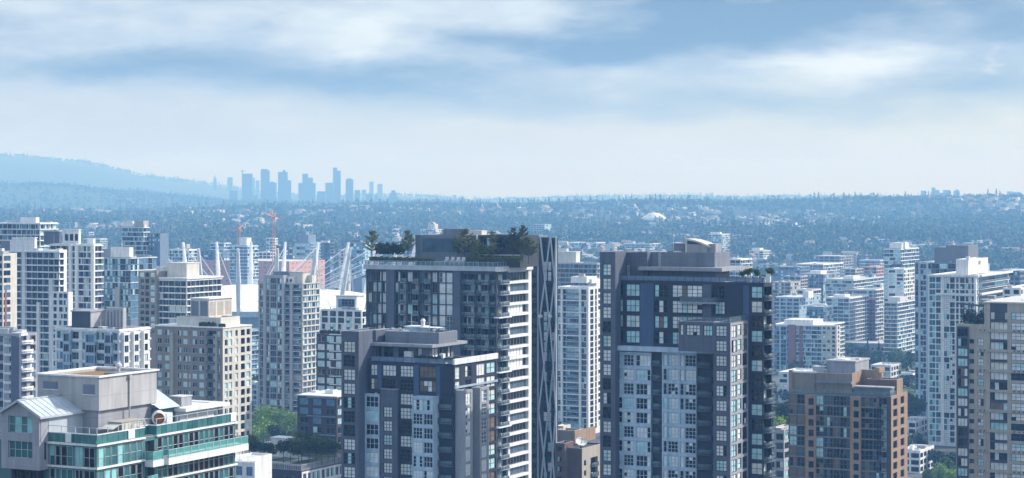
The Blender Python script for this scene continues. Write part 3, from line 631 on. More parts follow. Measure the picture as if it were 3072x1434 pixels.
# roof garden storey
yp = 6; xp1 = s.fx(1592, 12); zp0 = zt - .3
s.vol(s.fx(1246, yp), s.fx(1432, yp), yp, 18, zp0, s.z(706, s.fx(1432, yp), yp), 'grey_mid', 'roof_grey', part='penthouse', para=.2)
s.facade('f', yp - .1, s.fx(1268, yp), s.fx(1428, yp), s.z(757, -10, yp), s.z(716, -10, yp), 'glass_mid', part='glazing'); 
xa, xb = s.fx(1434, yp - 1), s.fx(1560, yp - 1)
s.vol(xa, xb, yp - 1, 16, zp0, s.z(706, xb, yp), 'steel_dark', 'roof_grey', s.pc([w(1440, 1478, 4, 1, 'dark', sh=.3, hh=.95, k1=1), w(1482, 1555, 6, 1, 'dark', sh=.3, hh=.95, k1=1)], yp - 1), None, None, 4.2, .2, 'penthouse')
s.box('frame', 'white_paint', xa - .2, xb, yp - 1.5, yp - .9, s.z(764, xb, yp) - .25, s.z(764, xb, yp), ''); s.box('frame', 'white_paint', xa - .3, xa, yp - 1.5, yp - .9, zp0, s.z(706, xb, yp), '')
xz, zz = s.fx(1335, 14), s.z(706, -10, 14)
s.box('plant_box', 'grey_mid', xz, xz + 6.5, 13, 17, zz, zz + 1.7, ''); s.box('plant_box', 'cream', s.fx(1415, 14), s.fx(1450, 14), 13, 16, zz - .4, zz + 1.3, '')
rail(s, [(-s.a, -.5), (.6, -.5), (.6, b0)], zt, 1.1, 'rail_clear', 'silver', 1.4)
rail(s, [(s.fx(1450), 1.5), (.2, 1.5), (.2, b0 - 2)], zt + 1.3, 1.0, 'rail_clear', 'silver', 1.8)
for p, q_ in ((1300, 1340), (1347, 1392)):
    mbq = MB(); mbq.box(s.fx(p, .6), s.fx(q_, .6), .6, 1.3, zt, zt + 1.2); mbq.build('planter', ['concrete'], s.o)
for i, p in enumerate((1332, 1349, 1366, 1381)):
    mbq = MB(); x = s.fx(p, 2.2); mbq.box(x, x + 1.0, 2.2, 3.0, zt + .9, zt + 1.05); mbq.box(x, x + 1.0, 3.0, 3.1, zt + 1.05, zt + 2.3); mbq.box(x, x + .1, 2.2, 3.1, zt, zt + 1.5); mbq.box(x + .9, x + 1.0, 2.2, 3.1, zt, zt + 1.5)
    o = mbq.build('garden_chair', ['white_paint']); o.matrix_world = s.o.matrix_world @ Matrix.Identity(4); o.location = s.o.location; o.rotation_euler = s.o.rotation_euler
    tag(o, 'white high-backed garden chair on the roof terrace under the conifers', 'chair', 'chairs on the roof terrace')
TOWER_GARDEN = s; s.fin()

# ---- slim dark tower with diagonal bracing
s = Bld('office_tower', 'slim black tower wrapped in pale diagonal bracing tubes', 1575, 1668, 1674, 592, 713, 'tower', yb=1480)
zt = s.top
cols = Bld.reg(s.fx(1592), s.fx(1612), 1, .7, 'w', dict(nx=2, ny=1, st='void', sh=.3, hh=.8)) + Bld.reg(s.fx(1617), -.1, 4, .94, 'w', dict(nx=1, ny=2, st='dark', sh=.03, hh=.97, d=.12, nv=9))
xk = -5.0
s.vol(-s.a, xk, 0, 10, s.base, zt, 'steel_dark', 'roof_dark', [c for c in cols if c[1] < xk + .1], None, zt - 1, 2.9, .4)
s.vol(xk, 0, 0, s.b, s.base, zt, 'steel_dark', 'roof_dark', [c for c in cols if c[0] > xk - .1], None, zt - 1, 2.9, 0)
s.box('cornice', 'silver', -s.a, .2, -.3, .3, zt, zt + .35, ''); s.box('mullion', 'silver', s.fx(1615) - .15, s.fx(1615) + .15, -.35, 0, s.base, zt, ''); s.box('mullion', 'silver', -.1, .25, -.35, 0, s.base, zt, '')
ZG = [712, 842, 962, 1096, 1232, 1366, 1500]
for c in ((1621, 1635, 1618, 1632, 1616, 1631, 1617), (1650, 1635, 1647, 1632, 1645, 1631, 1644), (1652, 1664, 1649, 1660, 1647, 1658, 1646), (1668, 1664, 1668, 1660, 1667, 1658, 1667)):
    mbq = MB()
    for (pa, ya), (pb, yb2) in zip(zip(c, ZG), list(zip(c, ZG))[1:]):
        xa, xb = s.fx(pa, -.5), s.fx(pb, -.5); mbq.tube((xa, -.5, s.z(ya, xa)), (xb, -.5, s.z(yb2, xb)), .26, None, 6)
    s.new('brace', ['silver'], mbq)
for p, r_ in ((1621, 946), (1650, 946)):
    x = s.fx(p, -.7); mbq = MB(); mbq.box(x - .5, x + .5, -1, -.3, s.z(r_ + 6, x), s.z(r_ - 2, x)); s.new('lamp_housing', ['white_paint'], mbq)
s.fin()

# ---- green glass condominium with the plant house and gabled pavilion
s = Bld('condominium', 'green glass condominium with gabled metal roof, beige plant house and long terrace railing', 145, 290, 706, 262, 1334, yb=1640)
zt = s.top; fh = 2.95; b0 = s.b
T = dict(sh=.06, hh=.97, d=.12, nv=8)
cl = s.pc([w(148, 164, 1, 2, 'tealdk', **T), w(165, 180, 1, 2, 'tealdk', **T), w(182, 218, 2, 2, 'teal', **T), w(224, 248, 2, 2, 'tealdk', **T), w(250, 284, 2, 2, 'teal', **T)])
ym = s.fy(432); yn = s.fy(467)
cr = Bld.reg(.4, ym - .2, 7, .93, 'w', dict(nx=1, ny=2, st='teal', **T)) + [(ym + .3, yn - .3, 'b', dict(st='tealdk', nx=2, out=.6, d=1.2, bal='teal'))]
cr2 = Bld.reg(yn + .4, b0 - .3, 15, .93, 'w', dict(nx=1, ny=2, st='tealdk', **T))
s.vol(-s.a - 14, 0, 0, b0, s.base, zt - .1, 'teal_panel', 'roof_grey', cl, cr + cr2, zt - .35, fh, .1)
for k in range(4):
    z = zt - k * fh; mbq = MB(); mbq.box(-s.a - .1, .25, -.3, 0, z - .25, z); mbq.box(0, .3, -.3, ym, z - .25, z); mbq.box(0, .3, yn, b0 + .2, z - .25, z); mbq.build('slab_edge', ['white_paint'], s.o)
    if k == 1:
        mbq = MB(); mbq.box(.1, 1.7, yn + .6, b0 + .8, z - 1.05, z - .15); mbq.build('balcony', ['white_paint'], s.o)
        rail(s, [(.2, yn + .7), (1.6, yn + .7), (1.6, b0 + .7)], z - .2, 1.15, 'rail_teal', 'silver', 1.6)
        mbq = MB(); mbq.box(.1, 1.5, ym, yn - .2, z - 1.0, z - .15); mbq.build('balcony', ['white_paint'], s.o); rail(s, [(.1, ym + .1), (1.4, ym + .1), (1.4, yn - .3), (.1, yn - .3)], z - .15, 1.15, 'rail_teal', 'silver', 1.3)
# teal glass parapet with handrail above it
mbq = MB(); zp = zt + 1.25
def par(xa, ya, xb, yb2):
    L = math.hypot(xb - xa, yb2 - ya); n = max(1, round(L / 1.15))
    for i in range(n):
        p, q_ = (lerp(xa, xb, i / n), lerp(ya, yb2, i / n)), (lerp(xa, xb, (i + .94) / n), lerp(ya, yb2, (i + .94) / n))
        mbq.bar((p[0], p[1], zt + .62), (q_[0], q_[1], zt + .62), .08, 1.2, R.choice((0, 0, 3)))
    mbq.bar((xa, ya, zp), (xb, yb2, zp), .16, .12, 1); mbq.bar((xa, ya, zp + .85), (xb, yb2, zp + .85), .07, .07, 2)
    for i in range(n + 1):
        if i % 2 == 0: x, y = lerp(xa, xb, i / n), lerp(ya, yb2, i / n); mbq.box(x - .04, x + .04, y - .04, y + .04, zp, zp + .85, 2)
for a in ((-s.a, -.1, 0, -.1), (.1, -.1, .1, ym), (.1, ym, -1.2, ym + .1), (-1.2, ym + .1, -1.2, yn - .1), (-1.2, yn - .1, .1, yn), (.1, yn, .1, b0)): par(*a)
s.new('parapet', ['glass_teal', 'white_paint', 'silver', 'glass_teal_deep'], mbq)
for p, sd in ((205, 0), (0, 6.2), (0, yn + 17)):
    mbq = MB()
    if p: x = s.fx(p, -.25); mbq.box(x - .45, x + .45, -.3, -.18, zt + .1, zt + 1.2)
    else: mbq.box(.18, .3, sd, sd + 1.3, zt + .1, zt + 1.2)
    s.new('access_panel', ['white_paint'], mbq)
# gabled pavilion on the short side
x1 = s.fx(146, 0); yv = s.fy(118, x1); x0 = s.fx(4, yv); xa = s.fx(60, yv); ze = s.z(1247, x1, yv); zr = s.z(1204, xa, yv); zbt = s.z(1412, x1, yv); yv1 = s.fy(284, x1)
s.vol(x0, x1, yv, yv1, zbt, ze, 'mauve_conc', None, s.pc([w(24, 97, 4, 2, sts=('teal', 'tealdk'), sh=.30, hh=.98, d=.3)], yv),
      [(yv + 1.0, -.4, 'w', dict(nx=1, ny=2, st='void', sh=.25, hh=.95, k0=1, k1=2))] if -.4 > yv + 1.4 else None, ze - .15, (ze - zbt) / 2 - .3, 0, 'pavilion_wall')
s.vol(x0 + 1, x1 - .8, yv + .8, 2, s.base, zbt, 'mauve_dark', None, Bld.reg(x0 + 1.2, x1 - 1, 3, .8, 'w', dict(nx=2, ny=2, st='void')), part='pavilion_wall', ztop=zbt, fh=fh)
mbq = MB(); mbq.quad((x0, yv, ze), (x1, yv, ze), (xa, yv, zr), (xa, yv, zr)); s.new('gable', ['mauve_conc'], mbq)
mbq = MB(); xe = x1 + .5; xw = x0 - .4; slope = (zr - ze) / (x1 - xa); yr1 = s.fy(206, xa)
zed = zr - slope * (xe - xa); ya = yv - .5
zw = zr - slope * (xa - xw)
mbq.quad((xa, ya, zr + .1), (xe, ya, zed + .1), (xe, yr1 + 2, zed + .1), (xa, yr1, zr + .1), 0); mbq.quad((xa, ya, zr + .1), (xw, ya, zw + .1), (xw, yr1, zw + .1), (xa, yr1, zr + .1), 0)
mbq.bar((xa, ya, zr + .12), (xe, ya, zed + .12), .14, .3, 1); mbq.bar((xa, ya, zr + .12), (xw, ya, zw + .12), .14, .3, 1); mbq.bar((xe, ya, zed), (xe, yr1 + 2, zed), .18, .25, 1); mbq.bar((xa, ya, zr + .18), (xa, yr1, zr + .18), .25, .12, 1)
for i in range(1, 9):
    y = lerp(ya, yr1, i / 9); mbq.bar((xa, y, zr + .14), (xe, y, zed + .14), .05, .06, 0)
s.new('gable_roof', ['roof_metal', 'silver'], mbq)
s.facade('r', x1 + .05, 0, yv1, zt, ze - .05, 'silver', Bld.reg(.1, yv1 - .1, 9, .95, 'w', dict(nx=1, ny=2, st='teal', sh=.02, hh=.97, d=.1, k1=1, nv=8)), ze - .1, ze - zt - .2, 'glazing')
s.facade('r', x1 + .06, yv + .25, -.1, zt, ze - .05, 'mauve_conc', [(-1.6, -.4, 'w', dict(nx=1, ny=2, st='teal', sh=.05, hh=.95, k1=1))], ze - .1, ze - zt - .2, 'pavilion_wall')
# plant house
yq = 6.3; xq = s.fx(297, yq); zq1 = s.z(1133, xq, yq); zq0 = s.z(1233, xq, yq); xq0 = s.fx(113, yq); yq1 = s.fy(470, xq)
s.vol(xq0, xq, yq, yq1, zq0, zq1, 'beige', 'roof_brown', part='plant_house', para=.35, roofpart='plant_roof')
mbq = MB(); t = .28
for a, b, c, d in ((xq0 - t, xq + t, yq - t, yq + t), (xq0 - t, xq + t, yq1 - t, yq1 + t), (xq0 - t, xq0 + t, yq + t, yq1 - t), (xq - t, xq + t, yq + t, yq1 - t)): mbq.box(a, b, c, d, zq1, zq1 + .22)
s.new('coping', ['white_paint'], mbq)
s.box('plant_base', 'grey_light', xq0 + 2, xq - .5, yq + .5, yq1 - .5, zt - .2, zq0, '')
for a, b, c, d in ((130, 173, 1142, 1168), (250, 284, 1152, 1184)):
    mbq = MB(); xa2, xb2 = s.fx(a, yq), s.fx(b, yq); za, zb2 = s.z(d, xb2, yq), s.z(c, xa2, yq); mbq.box(xa2, xb2, yq - .06, yq - .01, za, zb2, 0)
    n = 9
    for i in range(n): z = lerp(za + .05, zb2 - .1, i / n); mbq.box(xa2 + .05, xb2 - .05, yq - .14, yq - .06, z, z + (zb2 - za) / n * .55, 0)
    mbq.box(xa2 - .05, xb2 + .05, yq - .16, yq, za - .1, za, 1)
    s.new('louvre', ['louvre', 'white_paint'], mbq)
yd = s.fy(386, xq); mbq = MB(); mbq.tube((xq + .14, yd, zt), (xq + .14, yd, zq1 - .4), .1, .1, 8); mbq.box(xq + .02, xq + .4, yd - .25, yd + .25, zq1 - .55, zq1 - .1, 0); s.new('downpipe', ['beige'], mbq)
mbq = MB(); xv, yv2 = s.fx(356, yq + 9), yq + 9; zv = zq1
mbq.tube((xv, yv2, zv - .4), (xv, yv2, zv + .7), .22, .22, 8, 0); mbq.tube((xv, yv2, zv + .7), (xv, yv2, zv + .95), .45, .45, 8, 1); mbq.tube((xv, yv2, zv + 1.0), (xv, yv2, zv + 1.2), .4, .1, 8, 1); s.new('vent_pipe', ['silver', 'white_paint'], mbq)
mbq = MB(); mbq.box(xq - 5, xq - .8, yq1 - 5, yq1 - 1, zq1 - .35, zq1 - .1); s.new('roof_hatch', ['roof_grey'], mbq)
# set-back upper storey at the far end of the lit side, with its flat roof
x2 = -3.2; y2 = s.fy(540, x2); y3 = b0 - .6; z2 = s.z(1222, x2, y2)
s.vol(-14, x2, y2, y3, zt, z2, 'roof_pale', 'roof_pale', None, Bld.reg(y2 + .3, y3 - .3, 9, .92, 'w', dict(nx=1, ny=1, st='tealdk', sh=.02, hh=.85, k1=1)), z2 - .5, z2 - zt - .6, .5, 'upper_storey')
s.box('eave', 'white_paint', -14.3, x2 + 1.2, y2 - .3, b0 + 1.6, z2 - .55, z2 - .1, '')
y4 = s.fy(474, -4.0); zg = s.z(1200, -4, y4)
s.vol(-12, -4.0, y4, y2, zt, zg - 1.2, 'teal_panel', None, None, Bld.reg(y4 + .2, y2 - .2, 5, .9, 'w', dict(nx=1, ny=1, st='teal', sh=.02, hh=.95, k1=1)), zg - 1.3, zg - zt - 1.6, 0, 'upper_storey')
mbq = MB(); mbq.quad((-3.4, y4 - .4, zg - 1.2), (-3.4, y2 + .4, zg - 1.2), (-8, y2 + .4, zg + 1.3), (-8, y4 - .4, zg + 1.3)); mbq.quad((-8, y4 - .4, zg + 1.3), (-8, y2 + .4, zg + 1.3), (-12.6, y2 + .4, zg - 1.2), (-12.6, y4 - .4, zg - 1.2)); s.new('side_roof', ['roof_metal'], mbq)
s.clutter(4, -12, x2 - 1, y2 + 1, y3 - 1, z2 - .5); CONDO = s; s.fin()
# machines on the terrace: each stands there on its own
def on(s, name, label, cat, mb, mats, group=None):
    o = mb.build(name, mats); o.location = s.o.location; o.rotation_euler = s.o.rotation_euler; return tag(o, label, cat, group)
mbq = MB(); ya, yb2 = s.fy(345, -1.8), s.fy(432, -1.8); zt0 = CONDO.top
mbq.box(-3.8, -1.6, ya + 1.2, yb2, zt0 + .25, zt0 + 2.0, 0); mbq.quad((-1.6, ya + 1.2, zt0 + 1.9), (-3.8, ya + 1.2, zt0 + 1.9), (-3.8, ya - .6, zt0 + 1.3), (-1.6, ya - .6, zt0 + 1.3), 0)
mbq.quad((-1.6, ya + 1.2, zt0 + .4), (-1.6, ya + 1.2, zt0 + 1.9), (-1.6, ya - .6, zt0 + 1.3), (-1.6, ya - .2, zt0 + 1.0), 1); mbq.box(-3.9, -1.5, ya + 1.0, yb2 + .1, zt0 + 2.0, zt0 + 2.1, 2); mbq.box(-3.6, -1.8, ya + 1.4, yb2 - .2, zt0, zt0 + .25, 1)
for i in range(4): y = lerp(ya + 1.8, yb2 - .3, i / 3); mbq.box(-1.6, -1.55, y - .06, y + .06, zt0 + .3, zt0 + 2.0, 2)
on(CONDO, 'air_handler', 'tan air handling unit with dark open intake on the green condominium terrace', 'air handler', mbq, ['cream', 'steel_dark', 'tan'])
root = empty('exhaust_fan', CONDO.o.location, CONDO.o.rotation_euler.z); tag(root, 'round white exhaust fan with rusty orange mouth on the terrace', 'fan')
yc = s.fy(480, -2.4); mbq = MB(); zc = zt0 + 1.75; p0 = Vector((-3.0, yc + .5, zc)); d = Vector((.62, -.78, 0)); mbq.tube(p0, p0 + d * 1.6, .95, .95, 16, 0, False); mbq.tube(p0 + d * 1.6, p0 + d * 1.75, .95, .75, 16, 0, False); mbq.tube(p0, p0 - d * .4, .95, .5, 16, 0)
mbq.build('drum', ['white_paint'], root); mbq = MB(); mbq.tube(p0 + d * 1.2, p0 + d * 1.25, .72, .72, 16, 0); mbq.build('rotor', ['orange_fan'], root); mbq = MB(); mbq.box(-2.9, -1.5, yc + .4, yc + 1.6, zt0, zc + .6, 0); mbq.box(-3.3, -1.4, yc - 1.2, yc + .6, zt0, zt0 + .7, 0); mbq.build('stand', ['white_paint'], root)

# ---- sand coloured tower cut by the frame
s = Bld('apartment_tower', 'sand coloured tower with dotted bands and columns of small square windows', 2904, 3100, 3190, 580, 912, yb=1480)
fh = 2.86; zt = s.top; sp = dict(st='loft', sh=.14, hh=.86)
xs0 = s.fx(2953)
s.vol(xs0, 0, 0, s.b, s.base, zt, 'tan', 'roof_grey', s.pc([w(2970, 3022, 4, 1, st='loft', sh=.12, hh=.9, m='grey_dark', d=.5, nv=9), w(3033, 3090, 4, 2, **sp)]), s.pc([w(3105, 3150, 4, 2, **sp)], 0, 'r', 0), zt - 2.2, fh, .8)
zs = s.z(974, xs0, 0)
s.vol(s.fx(2872, 1.5), xs0, 0, s.b - 4, s.base, zs, 'tan', 'roof_grey', s.pc([w(2908, 2922, 1, 1, 'void', sh=.35, hh=.8, k0=1), w(2933, 2951, 2, 2, k0=1, **sp)]), None, zs - .8, fh, .5)
yq = -.9; s.vol(s.fx(2871, yq), s.fx(2904, yq), yq, .01, s.base, zs - .6, 'grey_dark', 'roof_grey', s.pc([w(2873, 2903, 3, 1, st='loft', sh=.1, hh=.92, d=.1, nv=9)], yq), None, zs - .9, fh, .2, 'bay')
s.box('cornice', 'cream', s.fx(2950), .3, -.3, s.b, zt, zt + .4, '')
for k in range(1, 9):
    z = zt - 2.2 - k * 2 * fh + .15
    if z < s.z(1470): break
    mbq = MB(); xa, xb = s.fx(2932), s.fx(3096); mbq.box(xa, xb, -.25, 0, z - .45, z + .35)
    for p in (2942, 2954, 3044, 3058, 3072, 3086): x = s.fx(p); mbq.box(x - .22, x + .22, -.28, -.24, z - .25, z + .18, 1)
    mbq.build('dotted_band', ['tan', 'steel_dark'], s.o)
xt = s.fx(2962); s.facade('f', -.05, s.fx(2985), s.fx(3015), zt - 4.6, zt - 2.6, 'grey_dark', [(s.fx(2987), s.fx(3013), 'w', dict(nx=4, ny=1, st='loft', sh=.05, hh=.95, k1=1, d=.05))], zt - 2.65, 1.9, 'bay')
s.clutter(5); TOWER_SAND = s; s.fin()

# ---- brown tower with orange piers
s = Bld('apartment_tower', 'brown glass tower framed by orange piers with stepped orange roof walls', 2366, 2672, 2722, 550, 1190, yb=1480, al=27)
fh = 2.86; zt = s.top; br = dict(st='brown', sh=.05, hh=.93, nv=9); orr = dict(st='void', sh=.22, hh=.82, nx=1, ny=1)
fr = s.pc([w(2368, 2390, 2, 2, **br), w(2392, 2413, 2, 2, **br), w(2447, 2470, 2, 2, **br), w(2472, 2498, 3, 2, **br), w(2500, 2518, 2, 2, **br), w(2520, 2540, 2, 2, **br), w(2583, 2618, 3, 2, **br), w(2620, 2645, 3, 2, **br), bl(2647, 2660, 1, 'brown', out=.6, d=.8, bal='brown')])
xr0 = -9.0
s.vol(-s.a, xr0, 0, 20, s.base, zt, 'brown_dark', 'roof_grey', [c for c in fr if c[1] < xr0 + .2], None, zt - .3, fh, .3)
s.vol(xr0, 0, 0, s.b, s.base, zt, 'brown_dark', 'roof_grey', [c for c in fr if c[0] > xr0], False, zt - .3, fh, .3)
s.facade('r', .05, .3, s.b, s.base, zt, 'orange_stucco', [(s.b * .14, s.b * .38, 'w', dict(st='void', sh=.12, hh=.82, nx=1, ny=1, d=.35)), (s.b * .58, s.b * .8, 'w', dict(st='void', sh=.12, hh=.82, nx=1, ny=1, d=.35))], zt - .3, fh, 'orange_wall')
for a, b, c, row in ((2415, 2447, 2449, 1186), (2550, 2581, 2584, 1192)):
    bay(s, a, b, c, row, 'orange_stucco', [w(a + 10, a + 26, 1, 1, st='void', sh=.2, hh=.85, d=.3)], None, fh, None, 'roof_grey', 'pier')
s.slabs('tan_dark', .25, .25, -s.a, -4, 0, 1, zt - .3, fh, 9, 'slab_edge', .12, 'f')
# stepped crown
zc = s.z(1122, s.fx(2445, 3), 3); s.vol(s.fx(2372, 3), s.fx(2446, 3), 3, 4.5, zt, s.z(1120, s.fx(2446, 3), 3), 'tan_dark', None, None, None, None, fh, .2, 'crown_wall'); s.box('coping', 'white_paint', s.fx(2372, 3), s.fx(2447, 3), 2.7, 4.8, s.z(1120, s.fx(2446, 3), 3), s.z(1115, s.fx(2446, 3), 3), '')
s.vol(s.fx(2368, 3), s.fx(2379, 3), 2.5, 4, zt, s.z(1110, s.fx(2379, 3), 3), 'orange_stucco', 'roof_grey', part='crown_wall', para=0)
xm = s.fx(2556, 2); ym1 = s.fy(2604, xm); zm = s.z(1122, xm, 2)
s.vol(s.fx(2448, 2), xm, 2, ym1, zt, zm, 'tan_dark', 'roof_grey', s.pc([w(2452, 2495, 4, 2, sh=.05, hh=.66, st='brown', k1=1), w(2500, 2545, 4, 2, sh=.05, hh=.66, st='brown', k1=1)], 2), None, zm - .2, zm - zt - .3, .4, 'crown_block')
s.facade('r', xm + .05, 2, ym1, zt, zm + .3, 'orange_stucco', part='crown_block'); s.box('canopy', 'grey_mid', s.fx(2446, 1), s.fx(2553, 1), 1, 2.2, s.z(1146, xm, 1) - .6, s.z(1146, xm, 1), '')
xg = s.fx(2566, 6); s.vol(s.fx(2480, 6), xg, 6, s.fy(2607, xg), zm - .3, s.z(1087, xg, 6), 'grey_light', 'roof_pale', part='plant_room', para=.4)
s.box('coping', 'concrete', s.fx(2479, 6), xg + .25, 5.7, s.fy(2607, xg) + .3, s.z(1087, xg, 6), s.z(1083, xg, 6), '')
mbq = MB(); xd = s.fx(2530, 10); mbq.tube((xd, 10, s.z(1084, xd, 10) - .5), (xd, 10, s.z(1075, xd, 10)), 2.6, 1.6, 14); mbq.box(xd + 3.5, xd + 4.6, 10, 11, s.z(1085, xd, 10) - .5, s.z(1072, xd, 10)); s.new('roof_dome', ['white_paint'], mbq)
yb3 = s.fy(2604, xm); xo = s.fx(2648, 12); s.vol(xm - .4, xo, 11, 12.6, zt, s.z(1108, xm, 12), 'orange_stucco', 'roof_grey', part='crown_frame', para=0); s.vol(xo - 1.5, xo, 9, 14, s.z(1118, xo, 9), s.z(1104, xo, 9), 'orange_stucco', 'roof_grey', part='crown_frame', para=0)
xb1 = s.fx(2690, 6); s.vol(s.fx(2600, 6), xb1, 6, s.fy(2708, xb1), zt, s.z(1140, xb1, 6), 'brown_brick', 'roof_pale', part='crown_wall', para=.4); s.facade('r', xb1 + .05, 6, s.fy(2708, xb1), zt, s.z(1140, xb1, 6), 'orange_stucco', [(6.8, 8.2, 'w', dict(st='void', nx=1, ny=1, sh=.1, hh=.5, k1=1))], None, 5, 'crown_wall')
xs1 = s.fx(2670, 1.5); zs = s.z(1165, xs1, 1.5); s.vol(s.fx(2563, 1.5), xs1, 1.5, 6, zt, zs, 'grey_mid', 'roof_grey', s.pc([w(2592, 2622, 3, 1, 'brown', sh=.05, hh=.8, k1=1), w(2624, 2650, 3, 1, 'brown', sh=.05, hh=.8, k1=1)], 1.5), None, zs - .2, zs - zt - .3, .2, 'penthouse'); s.box('canopy', 'concrete', s.fx(2560, 1), xs1 + .6, .8, 4, zs, zs + .3, '')
rail(s, [(-s.a, .2), (-.2, .2), (-.2, s.b)], zt, 1.0, 'rail_clear', 'grey_mid', 1.6)
s.clutter(5, s.fx(2450, 3), s.fx(2480, 3), 3, 9, zm - .4); TOWER_BROWN = s; s.fin()
# ================================================================== the middle distance
def towr(label, xl, xc, xr, yt, Y, wall='white_paint', kind='band', st='white', fh=2.86, bw=3.2, roof='roof_pale', slab='white_paint', yb=1480, depth=None, name='apartment_tower', cat='apartment tower', group=None, nmax=40, fill=.8, rst=None, sh=.22, hh=.9, out=.5, rwall=None, pent=None, cap=60, right=True, dz=.5, ny=1, nxw=2):
    """a whole tower: kind band = ribbon glazing between projecting slab edges, grid = punched windows, glass = window wall"""
    s = Bld(name, label, xl, xc, xr, Y, yt, cat, group, yb); s.cap = cap
    zt = s.top; d = s.b if depth is None else depth
    if kind == 'band': o = dict(st=st, nx=3, ny=1, sh=.05, hh=.99, d=.5, nv=6); fl = .97
    elif kind == 'glass': o = dict(st=st, nx=2, ny=2, sh=.05, hh=.95, d=.12, nv=6); fl = .93
    else: o = dict(st=st, nx=nxw, ny=ny, sh=sh, hh=hh, d=.25, nv=5); fl = fill
    ro = dict(o, st=rst or st); nf = max(1, round(s.a / bw)); nr = max(1, round(d / bw))
    if d < 6 and depth is None:            # a narrow visible flank: the deep part of the block hides behind the front
        xk = -min(s.a * .5, 9)
        s.vol(-s.a, xk, 0, 16, s.base, zt, wall, roof, Bld.reg(-s.a, xk, max(1, round((s.a + xk) / bw)), fl, 'w', o), None, zt - dz, fh, .5)
        s.vol(xk, 0, 0, d, s.base, zt, wall, roof, Bld.reg(xk, 0, max(1, round(-xk / bw)), fl, 'w', o), Bld.reg(.1, d, nr, fl, 'w', ro) if d > 1.5 else None, zt - dz, fh, .5)
    else:
        s.vol(-s.a, 0, 0, d, s.base, zt, wall, roof, Bld.reg(-s.a, 0, nf, fl, 'w', o), Bld.reg(0, d, nr, fl, 'w', ro) if right else None, zt - dz, fh, .6)
    if kind == 'band': s.slabs(slab, .55, out, -s.a, 0, 0, d, zt - dz, fh, nmax, 'slab_edge', .2)
    for p in pent or (): pbox(s, *p)
    s.clutter(6 if Y < 1100 else 4 if Y < 2000 else 2)
    return s
def pbox(s, px0, px1, pxr, row0, back, wall='white_paint', roof='roof_pale', cope=None, wins=None):
    """a block on the roof: its front shows px0-px1, its side to pxr, top at row0, standing `back` metres behind the front"""
    x1 = s.fx(px1, back); x0 = s.fx(px0, back); y1 = s.fy(pxr, x1) if pxr > px1 else back + 5
    y1 = min(max(y1, back + 1.5), back + 20); z1 = s.z(row0, x1, back)
    s.vol(x0, x1, back, y1, s.top - .7, z1, wall, roof, s.pc(wins, back) if wins else None, None, z1 - .3, max(1.5, z1 - s.top - .2), .2, 'roof_block')
    if cope: s.box('coping', cope, x0 - .3, x1 + .3, back - .3, y1 + .3, z1, z1 + .3, '')
    return x0, x1, y1, z1

# ---- left side of the city
s = towr('white banded glass building with rounded terraces behind the tall left towers', -20, 120, 172, 668, 1060, st='cool', fh=2.9, yb=760, name='glass_building', cat='apartment building', pent=[(60, 108, 118, 652, 4, 'white_paint'), (20, 60, 64, 660, 5, 'pale_blue')]); s.fin()
s = towr('narrow slab tower with a pale cap and stacked balconies beyond the stadium', 368, 430, 446, 680, 1300, 'mid_blue', 'band', 'blue', fh=2.9, yb=820, pent=[(405, 430, 446, 662, .1, 'concrete'), (368, 398, 400, 663, .3, 'white_paint')])
s.vol(.3, s.fx(480, 5), 5, 14, s.base, s.z(700, 5, 5), 'mid_blue', 'roof_pale', Bld.reg(.5, s.fx(480, 5) - .2, 2, .95, 'w', dict(st='blue', nx=3, ny=1, sh=.36, hh=.99, d=.3)), None, None, 2.9, .4, 'wing')
s.fin()
s = towr('tall white banded tower with a square crown of three dark openings', 150, 282, 306, 733, 925, 'cream', 'band', 'white', yb=950, pent=[(188, 236, 240, 690, 2.5, 'white_paint', 'roof_pale', 'white_paint', [(194, 205, 'w', dict(st='void', nx=1, ny=1, sh=.25, hh=.75)), (209, 220, 'w', dict(st='void', nx=1, ny=1, sh=.25, hh=.75)), (224, 234, 'w', dict(st='void', nx=1, ny=1, sh=.25, hh=.75))]), (132, 178, 182, 694, 6, 'grey_wall', 'roof_grey', 'white_paint'), (262, 280, 284, 716, 4, 'white_paint')])
for p in (210, 229, 277): x = s.fx(p, -.8); s.box('pier', 'white_paint', x - .9, x + .9, -.9, 0, s.base, s.top, '')
s.fin()
s = towr('tall white tower with dark ribbon windows and bright bare roof boxes', 30, 178, 192, 752, 868, 'white_paint', 'band', 'white', yb=1130, pent=[(36, 62, 70, 712, 3, 'white_paint'), (62, 104, 108, 714, 2, 'white_paint', 'roof_pale', 'white_paint'), (2, 30, 34, 722, 6, 'grey_mid')], out=.7)
for p in (70, 114, 152): x = s.fx(p, -.9); s.box('pier', 'white_paint', x - .8, x + .8, -1.0, 0, s.base, s.top - (0 if p == 70 else 22 if p == 114 else 12), '')
x1 = s.fx(205, -2.5); s.vol(s.fx(155, -2.5), x1, -2.5, .5, s.base, s.z(876, x1, -2.5), 'white_paint', 'roof_pale', s.pc([(160, 170, 'w', dict(st='white', nx=1, ny=1)), (177, 188, 'w', dict(st='white', nx=2, ny=1)), (190, 201, 'w', dict(st='white', nx=2, ny=1))], -2.5), None, None, 2.86, .4, 'wing')
s.fin()
s = towr('blue glass block with white slab lines and a pale flat roof', 298, 392, 470, 772, 960, 'mid_blue', 'glass', 'blue', yb=960, pent=[(332, 388, 400, 742, 3, 'white_paint', 'roof_pale'), (300, 332, 334, 746, 5, 'grey_light')], fh=2.86)
